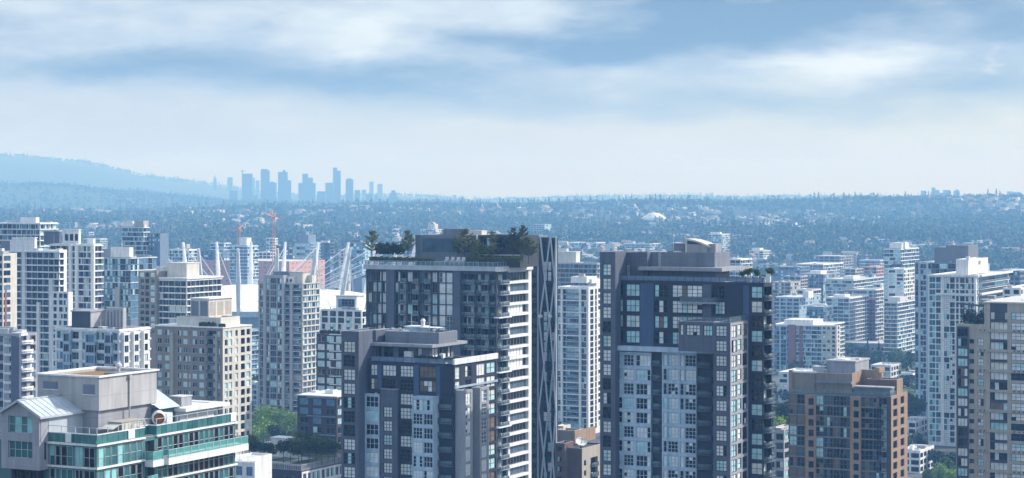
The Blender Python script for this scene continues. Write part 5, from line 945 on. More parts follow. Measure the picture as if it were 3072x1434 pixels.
MIDS = [  # bluish right-bank walls hold haze tint in their colour
 ('cream block with dark strip windows behind the curved brick striped block', 2392, 2436, 2462, 868, 1600, 'cream', 'band', 'dark', []),
 ('low red brick warehouse with a pale roof among the right bank terraces', 2530, 2580, 2604, 872, 1660, 'red_brick', 'grid', 'cool', []),
 ('narrow slate blue tower standing between the terraced blocks', 2596, 2616, 2628, 822, 1760, 'mid_blue', 'glass', 'blue', [(2600, 2612, 2616, 816, 3, 'grey_mid')]),
 ('wide low white block stepping down toward the park', 2560, 2620, 2650, 868, 1620, 'white_paint', 'band', 'cool', []),
 ('grey concrete block with deep window holes below the long white hall', 2350, 2402, 2424, 828, 1780, 'concrete', 'grid', 'void', [(2370, 2385, 2392, 820, 4, 'grey_mid')]),
 ('tan block of small flats behind the wide terraced block', 2520, 2566, 2590, 806, 1980, 'tan', 'grid', 'dark', []),
 ('pale office with a thin flat roof above the pinkish brick block', 2580, 2640, 2664, 780, 2150, 'pale_blue', 'band', 'cool', []),
 ('white studio block with tall bays left of the tall pale tower', 2618, 2642, 2652, 850, 1680, 'white_paint', 'grid', 'cool', []),
 ('long grey shed with a bright roof high on the right bank', 2440, 2520, 2560, 768, 2350, 'grey_light', 'grid', 'dark', []),
 ('small square violet block beside the long grey shed', 2570, 2596, 2606, 764, 2400, 'grey_mid', 'grid', 'cool', []),
 ('white terraced block of thin balcony bands above the dark park trees', 2478, 2548, 2606, 892, 1540, 'white_paint', 'band', 'cool', [(2500, 2535, 2550, 884, 5, 'white_paint')]),
 ('pale blue block with a gridded white lower front near the park', 2652, 2692, 2748, 905, 1460, 'pale_blue', 'band', 'cool', [(2665, 2700, 2730, 892, 5, 'roof_pale')]),
 ('tall pale tower with a stepped white crown and bowl shaped base behind the park', 2652, 2702, 2756, 745, 1580, 'pale_blue', 'band', 'blue', [(2668, 2705, 2745, 730, 3, 'white_paint', 'roof_pale', 'white_paint'), (2698, 2715, 2722, 726, 8, 'white_paint')]),
 ('white building with a regular grid of small square windows beside the tall pale tower', 2664, 2712, 2744, 806, 1530, 'white_paint', 'grid', 'dark', []),
 ('wide terraced block with long white balcony bands in the middle of the right bank', 2478, 2560, 2652, 838, 1700, 'concrete', 'band', 'blue', [(2530, 2560, 2580, 828, 6, 'white_paint')]),
 ('flat block with bright white roof and violet grey front on the right bank', 2318, 2400, 2430, 800, 1900, 'mid_blue', 'grid', 'blue', []),
 ('long white roofed hall beyond the terraced blocks', 2388, 2470, 2530, 792, 2050, 'white_paint', 'band', 'cool', []),
 ('stepped block whose pale balconies climb to a short top floor', 2412, 2470, 2512, 822, 1800, 'grey_light', 'glass', 'cool', [(2430, 2462, 2480, 812, 5, 'white_paint')]),
 ('low terraced block with blue glass corner next to the charcoal tower', 2316, 2372, 2402, 846, 1650, 'tan', 'grid', 'dark', []),
 ('blue gridded block with two square white roof rooms', 2320, 2398, 2462, 892, 1520, 'pale_blue', 'grid', 'cool', [(2408, 2425, 2440, 874, 4, 'white_paint')]),
 ('pale block with an arched green roof edge behind the brick striped block', 2420, 2470, 2500, 920, 1480, 'mid_blue', 'glass', 'blue', []),
 ('small red brick house block among the right bank terraces', 2596, 2618, 2624, 898, 1580, 'red_brick', 'grid', 'void', []),
 ('pinkish brick block with rows of small windows left of the pale tower', 2592, 2630, 2660, 800, 1820, 'pink_brick', 'grid', 'cool', []),
 ('flat white roofed school building with windows in three rows', 2248, 2290, 2315, 752, 2850, 'white_paint', 'grid', 'dark', [(2255, 2280, 2290, 744, 4, 'white_paint')]),
 ('stepped white block peeping over the charcoal tower roof', 2190, 2222, 2256, 776, 1500, 'white_paint', 'band', 'cool', []),
 ('hall with bright red ends and a blank blue front beyond the charcoal tower', 2190, 2244, 2256, 706, 3300, 'pale_blue', 'grid', 'blue', []),
 ('zigzag white apartment stack beside the red ended hall', 2124, 2165, 2190, 702, 3000, 'white_paint', 'band', 'cool', [(2130, 2160, 2165, 696, 3, 'white_paint')]),
 ('low white pavilion roof above the red ended hall', 2196, 2240, 2252, 690, 3700, 'white_paint', 'band', 'dark', []),
 ('striped tower block alone among the hillside trees', 2268, 2294, 2310, 666, 4050, 'cream', 'grid', 'dark', []),
 ('white turreted house with steep roofs high on the wooded slope', 2366, 2396, 2412, 678, 3950, 'white_paint', 'grid', 'dark', [(2376, 2386, 2392, 668, 3, 'white_paint')]),
 ('ribbed slab tower rising just behind the black braced tower', 1600, 1634, 1654, 673, 3550, 'pale_blue', 'grid', 'blue', []),
 ('pale villa with a domed roof and green gable above the roof garden', 1262, 1300, 1332, 688, 3600, 'white_paint', 'grid', 'dark', [(1284, 1304, 1314, 672, 4, 'cream')]),
 ('long white warehouse roof between the two dark towers', 1700, 1790, 1830, 728, 3150, 'white_paint', 'band', 'cool', []),
 ('flat pale workshop with a saw line of roof vents by the charcoal tower', 1870, 1950, 1985, 731, 3100, 'white_paint', 'band', 'cool', [(1880, 1900, 1905, 724, 4, 'concrete'), (1915, 1930, 1934, 726, 6, 'concrete')]),
 ('white arcaded building on the lower slope above the slim white tower', 1822, 1860, 1878, 706, 3400, 'white_paint', 'grid', 'dark', []),
 ('glass tower with square white penthouse straddled by a stadium mast', 690, 742, 774, 736, 1780, 'pale_blue', 'band', 'blue', [(718, 740, 754, 714, 3, 'white_paint', 'roof_pale', 'white_paint')]),
 ('dark blue stepped tower with ragged glass crown behind the stadium', 884, 930, 962, 728, 1950, 'mid_blue', 'band', 'blue', [(898, 925, 948, 704, 3, 'mid_blue'), (905, 918, 928, 695, 6, 'mid_blue')]),
 ('white wall block with round porthole windows behind the orange crane', 776, 812, 834, 756, 1980, 'white_paint', 'grid', 'void', []),
 ('plain square white tower top beside the orange crane', 798, 818, 834, 714, 2400, 'white_paint', 'grid', 'cool', []),
 ('pale block of long white floors behind the leftmost stadium masts', 508, 566, 592, 748, 1780, 'white_paint', 'band', 'cool', [(545, 560, 570, 732, 4, 'concrete')]),
 ('pale long office with white roof line beyond the pink brick wall', 632, 672, 692, 728, 2150, 'concrete', 'band', 'blue', []),
 ('low dark blue hall under a white roof behind the pink brick wall', 596, 668, 690, 752, 1900, 'grey_wall', 'grid', 'blue', []),
 ('violet grey hall under a thin white roof right of the orange crane', 828, 878, 890, 738, 2000, 'grey_wall', 'grid', 'blue', []),
 ('small grey hall with pale roof between the two blue towers', 958, 990, 1002, 728, 2050, 'grey_wall', 'grid', 'blue', [(962, 985, 990, 722, 3, 'roof_pale')]),
 ('dark glass tower half hidden by the conifer roof garden', 1052, 1086, 1112, 726, 1700, 'mid_blue', 'glass', 'blue', [(1056, 1080, 1090, 720, 4, 'grey_wall')]),
 ('stack of pale floors behind the right stadium masts', 1016, 1046, 1060, 748, 1750, 'cream', 'grid', 'dark', []),
 ('low white block with terraces left of the blue glass block', 440, 486, 506, 768, 1500, 'concrete', 'glass', 'cool', []),
 ('tiny white tower far beyond the cream office block', 486, 505, 516, 690, 3700, 'white_paint', 'grid', 'cool', []),
 ('pale apartment row in front of the wooded slope at the left', 250, 300, 322, 716, 2900, 'white_paint', 'band', 'blue', []),
 ('white gabled rows of flats on the slope above the crowned tower', 236, 268, 282, 696, 3400, 'white_paint', 'grid', 'dark', []),
 ('low white roofed workshop by the foot of the pale tower', 2336, 2420, 2470, 1118, 1150, 'white_paint', 'grid', 'dark', []),
 ('flat white clinic beside the brown tower roof', 2612, 2672, 2704, 1096, 1120, 'white_paint', 'grid', 'dark', []),
 ('long white stand of flats under the grey park edge', 2690, 2738, 2752, 1120, 1250, 'white_paint', 'band', 'cool', []),
 ('white block with dark window rows at the foot of the brown tower', 2700, 2760, 2802, 1352, 860, 'white_paint', 'grid', 'void', [(2728, 2738, 2744, 1336, 4, 'white_paint')]),
 ('dark roofed townhouse row with white framed bays', 2700, 2748, 2782, 1262, 960, 'white_paint', 'grid', 'dark', []),
 ('small pale house block squeezed between the charcoal and the brown tower', 2300, 2352, 2368, 1290, 640, 'concrete', 'grid', 'dark', []),
 ('dark blue stand building below the white dome', 640, 740, 800, 990, 1250, 'mid_blue', 'band', 'blue', []),
 ('pale stone base with slots at the foot of the steel grey tower', 752, 790, 805, 1150, 1120, 'pale_blue', 'grid', 'blue', []),
]
for lb, xl, xc, xr, yt, Y, wall, kind, st, pent in MIDS:
    far = Y > 2000
    s = towr(lb, xl, xc, xr, yt, Y, wall, kind, st, fh=2.9 if not far else 3.2, bw=5 if not far else 6, yb=min(1480, yt + 6160 * (70 if Y < 1700 else 30) / Y), pent=pent, name='apartment_block' if kind == 'band' else 'town_building', cat='apartment block' if kind == 'band' else 'building', cap=40, dz=.9, slab='white_paint' if wall != 'mid_blue' else 'pale_blue')
    if 'red ends' in lb:
        for a, b in ((2190, 2197), (2238, 2244)): s.box('red_end', 'red_paint', s.fx(a), s.fx(b), -.4, 0, s.base, s.top + .3, '')
    if 'domed' in lb:
        mbq = MB(); c0 = s.fx(1295, 8)
        for i in range(8): a0, a1 = math.pi * i / 8, math.pi * (i + 1) / 8; mbq.quad((c0 - 6 * math.cos(a0), 6, s.z(672, c0, 8) + 3.2 * math.sin(a0)), (c0 - 6 * math.cos(a1), 6, s.z(672, c0, 8) + 3.2 * math.sin(a1)), (c0 - 6 * math.cos(a1), 13, s.z(672, c0, 8) + 3.2 * math.sin(a1)), (c0 - 6 * math.cos(a0), 13, s.z(672, c0, 8) + 3.2 * math.sin(a0)))
        s.new('dome_roof', ['roof_pale'], mbq)
    if 'bowl' in lb:
        mbq = MB(); x = s.fx(2692, -3); mbq.tube((x, -3, s.z(806, x)), (x, -3, s.z(792, x)), 2.5, 4.4, 14); s.new('bowl_balcony', ['grey_dark'], mbq)
    s.fin()
# pink brick arena wall behind the masts
s = Bld('arena', 'long pink brick arena wall seen through the stadium masts', 592, 868, 890, 1850, 784, 'arena', yb=900)
s.vol(-s.a, 0, 0, 60, s.base, s.top, 'pink_brick', 'roof_pale', [c for r_ in (0,) for c in Bld.reg(-s.a + 2, -2, 14, .35, 'w', dict(nx=1, ny=1, st='void', sh=.6, hh=.75))], Bld.reg(2, 58, 8, .35, 'w', dict(nx=1, ny=1, st='void', sh=.6, hh=.75)), s.top - .5, 4.2, .4); s.fin()

# ---- the domed stadium with its ring of leaning masts
SX, SY, SR = (735 - W2) / F * 1560, 1560.0, 100.0
st = empty('stadium', (SX, SY, 0)); st.scale = (1.25, 1, 1); tag(st, 'white domed stadium ringed by tall leaning white masts and cables', 'stadium')
mbq = MB(); nseg, rings = 72, 12
def dome(r): return 34 + 15 * (1 - (r / SR) ** 2) + 1.0 * math.cos(r / SR * 9)
for i in range(nseg):
    a0, a1 = 2 * math.pi * i / nseg, 2 * math.pi * (i + 1) / nseg
    for j in range(rings):
        r0, r1 = SR * j / rings, SR * (j + 1) / rings
        f_ = lambda r, a: (r * math.cos(a), r * math.sin(a), dome(r) + (.9 * abs(math.sin(a * 18)) * r / SR))
        mbq.quad(f_(r0, a0), f_(r1, a0), f_(r1, a1), f_(r0, a1))
mbq.build('dome_roof', ['fabric_white'], st)
mbq = MB(); mbq.prism([((SR + 3) * math.cos(2 * math.pi * i / 48), (SR + 3) * math.sin(2 * math.pi * i / 48)) for i in range(48)], -1, 32, 0, 0); mbq.build('wall', ['mid_blue'], st)
mbq = MB()
for i in range(48):
    a0, a1 = 2 * math.pi * i / 48, 2 * math.pi * (i + 1) / 48
    for r0, z0, r1, z1 in ((SR + 4, 31, SR + 4, 35), (SR + 4, 35, SR - 1, 35)): mbq.quad((r0 * math.cos(a0), r0 * math.sin(a0), z0), (r0 * math.cos(a1), r0 * math.sin(a1), z0), (r1 * math.cos(a1), r1 * math.sin(a1), z1), (r1 * math.cos(a0), r1 * math.sin(a0), z1))
mbq.build('compression_ring', ['pale_blue'], st)
NM = 32
for i in range(NM):
    a = 2 * math.pi * (i + .35) / NM; ca, sa = math.cos(a), math.sin(a); b_ = Vector(((SR + 2) * ca, (SR + 2) * sa, 31)); t_ = Vector(((SR + 14) * ca, (SR + 14) * sa, 80))
    mbq = MB(); mbq.tube(b_, lerp(b_, t_, .5), 1.15, 1.5, 8); mbq.tube(lerp(b_, t_, .5), t_, 1.5, .8, 8); m = mbq.build('mast', ['white_paint'], st)
    for tgt, nm in ((Vector((48 * ca, 48 * sa, dome(48) + .5)), 'roof_cable'), (Vector(((SR + 22) * ca, (SR + 22) * sa, 20)), 'stay_cable')):
        mbq = MB(); mbq.tube(lerp(b_, t_, .93), tgt, .28, .28, 4); mbq.build(nm, ['silver'], m)
# ---- tower cranes
def crane(label, px, rtop, rbot, Y, jib, counter, lean=0):
    p = at(px, rtop, Y); z0 = GROUND(p.x, Y); c = empty('tower_crane', (p.x, Y, z0)); tag(c, label, 'crane'); h = p.z - z0; mbq = MB(); a = 1.1
    for sx in (-a, a):
        for sy in (-a, a): mbq.box(sx - .22, sx + .22, sy - .22, sy + .22, 0, h, 0)
    n = int(h / 3)
    for k in range(n):
        z = h * k / n; mbq.bar((-a, -a, z), (a, -a, z + h / n)  , .22, .22); mbq.bar((a, -a, z), (a, a, z + h / n)  , .22, .22); mbq.bar((-a, a, z + h / n), (a, a, z)  , .22, .22)
    mbq.build('mast', ['crane_orange'], c)
    mbq = MB(); mbq.box(-1.6, 1.6, -1.6, 1.6, h, h + 2.6); mbq.tube((0, 0, h + 2.6), (0, 0, h + 8), 1.0, .3, 4); mbq.build('cab', ['crane_orange'], c)
    mbq = MB(); mbq.bar((0, 0, h + 1.8), (counter, 0, h + 1.8), 1.0, .8); mbq.box(counter - 1.5, counter, -1, 1, h, h + 2.2); mbq.build('counter_jib', ['crane_orange'], c)
    mbq = MB(); tip = Vector(jib) + Vector((0, 0, h)); mbq.bar((0, 0, h + 2), tip, .8, .8); mbq.bar((0, 0, h + 8), lerp(Vector((0, 0, h + 2)), tip, .7), .3, .3); mbq.build('jib', ['crane_orange'], c)
crane('orange tower crane rising highest beyond the stadium dome', 821, 657, 790, 1830, (-4, -26, 5), 8.5)
crane('thin orange crane near the square white penthouse', 716, 695, 760, 2000, (1, 20, 6), -4)
# ================================================================== greenery, hillside town and far skyline
NR = np.random.default_rng(11)
def hidden(px, row, Y, m=0):
    for b in BLDS:
        if b.Y < Y - 5 and b.pl - m < px < b.pr + m and row > b.pt + 2: return True
    return False
def inside(x, y, m=3):
    for b in BLDS:
        dx, dy = x - b.X, y - b.Y
        if dx * dx + dy * dy > 14000: continue
        lx, ly = dx * b.ca - dy * b.sa, dx * b.sa + dy * b.ca
        if -b.a - m < lx < m and -m < ly < max(b.b, 16) + m: return True
    return (x - SX) ** 2 + (y - SY) ** 2 < 150 ** 2
# ---- leaf-clump trees as arrays
def crown(n, w, h, base, leaf, seed, lumps=7, cone=False):
    """n leaf quads spread through an uneven crown w wide and h tall whose bottom is at base"""
    g = np.random.default_rng(seed); P_ = []
    if cone:
        t = g.random(n) ** 1.5; r = (1 - t) * w / 2 * (.55 + .45 * np.abs(np.sin(t * 19))) * np.sqrt(g.random(n) * .8 + .2); a = g.random(n) * 6.283
        P_ = np.stack([r * np.cos(a), r * np.sin(a), base + t * h], 1); lump = t
    else:
        c = g.normal(0, 1, (lumps, 3)); c /= np.linalg.norm(c, axis=1)[:, None]; c *= np.array([w * .27, w * .27, h * .27]) * g.uniform(.5, 1.15, (lumps, 1)); c[0] = (0, 0, h * .12)
        rad = g.uniform(.22, .36, lumps); k = g.integers(0, lumps, n); d = g.normal(0, 1, (n, 3)); d /= np.linalg.norm(d, axis=1)[:, None]
        d *= (g.random((n, 1)) ** .33) * rad[k][:, None] * np.array([w, w, h * .9]); P_ = c[k] + d + np.array([0, 0, base + h / 2]); lump = g.random(lumps)[k]
    u = g.normal(0, 1, (n, 3)); u /= np.linalg.norm(u, axis=1)[:, None]; v = np.cross(u, g.normal(0, 1, (n, 3))); v /= np.linalg.norm(v, axis=1)[:, None]
    s_ = leaf * g.uniform(.6, 1.25, (n, 1)); u *= s_; v *= s_ * .75
    V = np.stack([P_ - u, P_ - v, P_ + u, P_ + v], 1).reshape(-1, 3).astype(np.float32)
    tint = np.repeat(np.clip(.42 + (lump - .5) * .5 + g.normal(0, .12, n), 0, 1), 4)
    return V, np.arange(4 * n, dtype=np.int32).reshape(-1, 4), tint.astype(np.float32)
def trunk_mb(h, r, limbs, seed, spread=.5):
    g = random.Random(seed); mb = MB(); z = 0; p = Vector((0, 0, -.5))
    for i in range(4):
        q = Vector((g.uniform(-.1, .1) * r * 3, g.uniform(-.1, .1) * r * 3, h * (i + 1) / 4)); mb.tube(p, q, r * (1 - i * .2), r * (1 - (i + 1) * .2), 6, 0, False); p = q
    for i in range(limbs):
        a = g.uniform(0, 6.28); z = h * g.uniform(.45, .95); L = h * g.uniform(.3, .6) * spread * 2; mb.tube((0, 0, z), (L * math.cos(a), L * math.sin(a), z + L * .7), r * .4, r * .12, 5, 0, False)
    return mb
TT = {}
def tree(name, label, group, kind, x, y, z, sc, rz=None, cat='tree'):
    """kind -> crown and trunk meshes, made once and shared"""
    if kind not in TT:
        n, w_, h_, b_, lf, sd, lm, cone, m, tr = KINDS[kind]; V, Q, t = crown(n, w_, h_, b_, lf, sd, lm, cone)
        TT[kind] = (np_mesh('crown', V, Q, None, [M(m)], t), trunk_mb(b_ + h_ * (.9 if cone else .45), w_ * .028, 0 if cone else 6, sd, .45).mesh('trunk', ['bark']))
    r = empty(name, (x, y, z), R.uniform(0, 6.28) if rz is None else rz); r.scale = (sc, sc, sc * R.uniform(.92, 1.1)); tag(r, label, cat, group)
    link(bpy.data.objects.new('crown', TT[kind][0]), r); link(bpy.data.objects.new('trunk', TT[kind][1]), r); return r
KINDS = {'broad': (1500, 13, 12, 4, .62, 3, 11, False, 'leaf_bright', 0), 'broad2': (1400, 12, 13, 4, .62, 5, 12, False, 'leaf', 0), 'dark': (1300, 12, 11, 3.5, .65, 9, 10, False, 'leaf_dark', 0),
         'garden': (900, 5.2, 4.2, 1.6, .26, 21, 10, False, 'leaf_dark', 0), 'garden2': (900, 4.8, 4.4, 1.5, .26, 22, 9, False, 'leaf_olive', 0), 'fir': (900, 7, 16, 2, .55, 14, 0, True, 'leaf_dark', 0), 'shrub': (420, 2.2, 1.5, .2, .16, 31, 7, False, 'leaf_dark', 0),
         'small': (420, 2.4, 2.0, 1.2, .17, 33, 8, False, 'leaf', 0)}
def at_px(px, row, Y): p = at(px, row, Y); return p.x, p.y, p.z
# street trees left of the brown block
for px, top, Y, k, sc in ((766, 1240, 915, 'dark', 1.0), (790, 1226, 910, 'broad', 1.0), (815, 1222, 918, 'broad', 1.05), (842, 1232, 912, 'broad', .95), (866, 1240, 905, 'broad', .9), (884, 1232, 915, 'broad', .95), (850, 1262, 890, 'broad2', .8), (800, 1258, 890, 'broad', .8), (772, 1282, 880, 'broad', .6), (876, 1275, 885, 'broad2', .75), (826, 1272, 880, 'dark', .75)):
    x, y, z = at_px(px, top, Y); tree('street_tree', 'leafy green street tree in the clump beside the steel grey tower', 'street trees beside the steel grey tower', k, x, y, z - (KINDS[k][2] + KINDS[k][3]) * sc, sc)
# trees of the roof garden
s = GARDEN
for px, back, k, sc in ((727, 12, 'garden', 1.0), (748, 9, 'garden2', 1.0), (765, 6, 'garden', .9), (795, 5, 'garden', .95), (812, 8, 'garden2', .8), (850, 5, 'garden', 1.0), (872, 7, 'garden2', 1.05), (896, 5, 'garden', .95), (905, 9, 'garden2', 1.1), (928, 8, 'garden', 1.0), (948, 12, 'garden2', 1.15), (965, 9, 'garden', 1.0), (985, 14, 'garden2', 1.1), (1004, 13, 'garden', 1.0), (900, 19, 'garden2', 1.15), (930, 20, 'garden', 1.1), (880, 21, 'garden2', 1.0), (960, 19, 'garden', 1.1)):
    lx = s.fx(px, back); wx, wy = s.world(lx, back); tree('garden_tree', 'dark round-headed tree planted in the roof garden', 'trees of the roof garden', k, wx, wy, s.top - .3, sc)
# ---- conifers on the dark tower's roof: trunk, whorls of branches, needle sprays
def conifer(label, sb, px, back, rbase, rtop, wid, seed, zoff=0.0, lean=0.0, dense=1.0, mt='leaf_olive', grp='conifers on the dark tower roof'):
    lx = sb.fx(px, back); wx, wy = sb.world(lx, back); z0 = sb.z(rbase, lx, back); h = sb.z(rtop, lx, back) - z0; g = random.Random(seed); r = empty('conifer', (wx, wy, z0), g.uniform(0, 6)); tag(r, label, 'conifer', None)
    tb = MB(); tb.tube((0, 0, -1.2), (lean * h, 0, h), .13, .03, 6, 0, False); V, T = MB(), []
    nb = int(46 * dense)
    for i in range(nb):
        t = g.uniform(.16, .97); L = 1.35 * wid * (1.05 - t) ** .7 * g.uniform(.45, 1.1); a = g.uniform(0, 6.28); p = Vector((lean * h * t, 0, h * t)); q = p + Vector((L * math.cos(a), L * math.sin(a), L * g.uniform(.2, .8))); tb.tube(p, q, .04, .015, 4, 0, False)
        for j in range(int(14 + L * 9)):
            c = p.lerp(q, g.uniform(.25, 1.05)) + Vector((g.gauss(0, .1), g.gauss(0, .1), g.gauss(0, .08))); u = Vector((g.gauss(0, 1), g.gauss(0, 1), g.gauss(0, .8))).normalized() * g.uniform(.18, .32); v = u.orthogonal().normalized() * .12
            V.quad(c - u, c - v, c + u, c + v); T += [min(1, max(0, g.gauss(.5, .2)))] * 4
    link(bpy.data.objects.new('needles', np_mesh('needles', V.v, V.q, None, [M(mt)], T)), r); tb.build('trunk', 'bark', r); return r
G6 = TOWER_GARDEN
conifer('spiky pine at the end of the roof garden beside the clipped hedge', G6, 1116, 2.5, 768, 690, 2.7, 1, dense=1.4)
conifer('thin pine against the pale end of the roof garden storey', G6, 1224, 4, 768, 690, 2.3, 2, dense=1.2)
conifer('bushy pine in front of the dark glazed panel on the roof', G6, 1394, 3.5, 772, 686, 3.0, 3, dense=1.6)
conifer('brownish thin pine before the pale roof frame', G6, 1478, 3, 788, 694, 2.6, 4, dense=1.1)
conifer('tall pine with a clear top near the braced black tower', G6, 1540, 3.5, 775, 684, 2.5, 5, dense=1.4)
conifer('two-stemmed pine at the last corner of the roof garden', G6, 1568, 4, 775, 676, 2.4, 6, lean=.03, dense=1.7)
conifer('short bushy pine by the terrace railing beside the white frame', G6, 1432, 2.0, 785, 722, 2.4, 7, dense=1.4)
conifer('spreading low pine next to the braced black tower', G6, 1586, 6, 778, 716, 2.6, 8, dense=1.5)
conifer('slim dark pine rising between the garden chairs and the frame', G6, 1372, 5, 768, 712, 1.8, 9, dense=1.1)
def hedge(label, sb, pa, pb, back, rb, rt, dep, seed, m='leaf_dark', name='hedge'):
    xa, xb = sb.fx(pa, back), sb.fx(pb, back); z0, z1 = sb.z(rb, xb, back), sb.z(rt, xb, back); g = np.random.default_rng(seed); L = xb - xa; n = int(L * 330)
    c = np.stack([g.random(n) * L, g.random(n) * dep, (g.random(n) ** .7)], 1); hh = (z1 - z0) * (.75 + .25 * np.sin(c[:, 0] * 2.1) * np.cos(c[:, 0] * 5.3)); c[:, 2] *= hh
    u = g.normal(0, 1, (n, 3)); u /= np.linalg.norm(u, axis=1)[:, None]; v = np.cross(u, g.normal(0, 1, (n, 3))); v /= np.linalg.norm(v, axis=1)[:, None]; u *= .24; v *= .17
    V = np.stack([c - u, c - v, c + u, c + v], 1).reshape(-1, 3); wx, wy = sb.world(xa, back)
    o = link(bpy.data.objects.new(name, np_mesh(name, V, np.arange(4 * n).reshape(-1, 4), None, [M(m)], np.repeat(np.clip(g.normal(.45, .2, n), 0, 1), 4)))); o.location = (wx, wy, z0); o.rotation_euler = sb.o.rotation_euler; tag(o, label, 'hedge'); return o
hedge('clipped dark green hedge on the roof between two pines', G6, 1124, 1204, 1.5, 764, 726, 2.2, 1)
hedge('low untidy planting along the roof edge railing', G6, 1108, 1300, .3, 786, 772, 1.0, 2, 'leaf_olive')
hedge('green shrubs along the railing below the brownish thin pine', G6, 1400, 1560, .9, 786, 768, 1.2, 12, 'leaf_olive')
hedge('shrubs on the cream tower terrace by the plant room', CREAM, 596, 645, 1.2, 984, 966, 1.2, 3)
hedge('shrubs at the lit corner of the cream tower terrace', CREAM, 655, 672, 1.0, 984, 970, 1.0, 4)
hedge('dark shrubs along the charcoal tower terrace by the two white boxes', TOWER_LOW, 1245, 1316, .8, 1084, 1068, .8, 5)
hedge('low shrubs on the far terrace corner of the shorter charcoal tower', TOWER_LOW, 1330, 1360, .6, 1084, 1074, .8, 6)
hedge('dark roof planting on the near-black brick block', BLK, 958, 1020, 1.0, 1006, 990, 1.5, 7)
for i, (px, back, k, sc) in enumerate(((2232, 1.6, 'small', .75), (2250, 1.4, 'small', .9), (2268, 1.2, 'small', .8), (2306, 1.0, 'small', .95), (2290, 2.2, 'shrub', .9))):
    sb = TOWER_BIG; lx = sb.fx(px, back); wx, wy = sb.world(lx, back); tree('terrace_tree', 'small dark tree in a pot on the charcoal tower terrace', 'potted trees on the charcoal tower terrace', k, wx, wy, sb.top, sc)
sb = TOWER_BIG
for px in (2240, 2262, 2282, 2298):
    mbq = MB(); x = sb.fx(px, 1.0); mbq.box(x, x + .9, .9, 1.3, sb.top, sb.top + R.uniform(1.0, 1.9)); on(sb, 'planter_box', 'white planter box among the potted trees of the terrace', 'planter', mbq, ['white_paint'], 'white planter boxes on the terrace')
# black pergola on the sand tower's shoulder
sb = TOWER_SAND; r = empty('pergola', sb.o.location, sb.o.rotation_euler.z); tag(r, 'black timber pergola overgrown with plants on the sand tower shoulder', 'pergola')
z0 = sb.z(972, sb.fx(2950), 1); mbq = MB()
xa, xb = sb.fx(2884, 2), sb.fx(2950, 2)
for i in range(4):
    x = lerp(xa, xb, i / 3); mbq.box(x - .1, x + .1, 1.9, 2.1, z0, z0 + 5.2); mbq.box(x - .1, x + .1, 4.9, 5.1, z0, z0 + 5.2)
for y in (2, 3, 4, 5): mbq.bar((xa - 1, y, z0 + 5.6), (xb + .2, y, z0 + 5.0), .18, .3)
mbq.bar((xa, 2, z0 + 5), (xb, 2, z0 + .8), .2, .3); mbq.build('frame', ['steel_dark'], r)
hedge('dark bushes under the black pergola', sb, 2886, 2952, 2.4, 974, 930, 2.2, 9, 'leaf_dark', 'bushes')
# ---- park on the far right bank, with road and lawn
def patch(name, label, pts, m, dz, kind='structure'):
    mb_ = MB(); v = [at(px, HY + H / Y * F, Y) for px, Y in pts]; n = len(v)
    mb_.v = [(p.x, p.y, GROUND(p.x, p.y) + dz) for p in v]; mb_.q = [tuple(range(n))] if n == 4 else []; mb_.m = [0]
    o = link(bpy.data.objects.new(name, mb_.mesh(name, [m]))); return tag(o, label, kind=kind)
patch('lawn', 'green park lawn', [(2500, 1180), (2790, 1180), (2790, 1460), (2500, 1460)], 'lawn', .05)
patch('path', 'pale curved park path', [(2520, 1300), (2790, 1275), (2790, 1288), (2520, 1316)], 'path_pale', .10)
patch('road', 'grey road between the park and the low white buildings', [(2300, 1130), (2800, 1120), (2800, 1150), (2300, 1165)], 'asphalt', .06)
patch('street', 'grey street under the clump of street trees', [(700, 985), (920, 985), (920, 1060), (700, 1060)], 'asphalt', .06)
mbq = MB(); pts = [at(2290 + i * 12, 1150 + 6 * math.sin(i / 2.0), 1240 - i * 6) for i in range(9)]
for p, q_ in zip(pts, pts[1:]): mbq.bar((p.x, p.y, p.z), (q_.x, q_.y, q_.z), 9, 1.6, 0); mbq.bar((p.x, p.y - 4, p.z + 1.2), (q_.x, q_.y - 4, q_.z + 1.2), .4, 1.2, 1)
for p in pts[::3]: mbq.tube((p.x, p.y, 0), p, 1.2, 1.2, 8, 0)
tag(mbq.build('ramp', ['concrete', 'white_paint']), 'pale elevated road ramp behind the charcoal tower edge', kind='structure')
for i in range(34):
    for _ in range(20):
        px, Y = R.uniform(2515, 2752), R.choice((R.uniform(1330, 1450), R.uniform(1195, 1265), R.uniform(1310, 1400)))
        x = (px - W2) / F * Y
        if not inside(x, Y, 4) and not hidden(px, HY + (H - 12) / Y * F, Y): break
    tree('park_tree', 'dark leafy tree in the park on the far right bank', 'trees in the riverside park', R.choice(('dark', 'broad2', 'dark', 'fir', 'broad2')), x, Y, GROUND(x, Y), R.uniform(.6, .95))
for px, top, Y, k, sc in ((2330, 1192, 720, 'broad2', .95), (2352, 1198, 715, 'dark', .9), (2322, 1235, 690, 'dark', .8), (2350, 1240, 690, 'broad2', .75)):
    x, y, z = at_px(px, top, Y); tree('court_tree', 'tall tree in the gap between the charcoal and the brown tower', 'trees between the charcoal and the brown tower', k, x, y, z - (KINDS[k][2] + KINDS[k][3]) * sc, sc)
x, y, z = at_px(2340, 1252, 660); tree('court_shrub', 'bright yellow-green round shrub below the tall court trees', None, 'broad', x, y, z - 7.5, .48, cat='shrub')
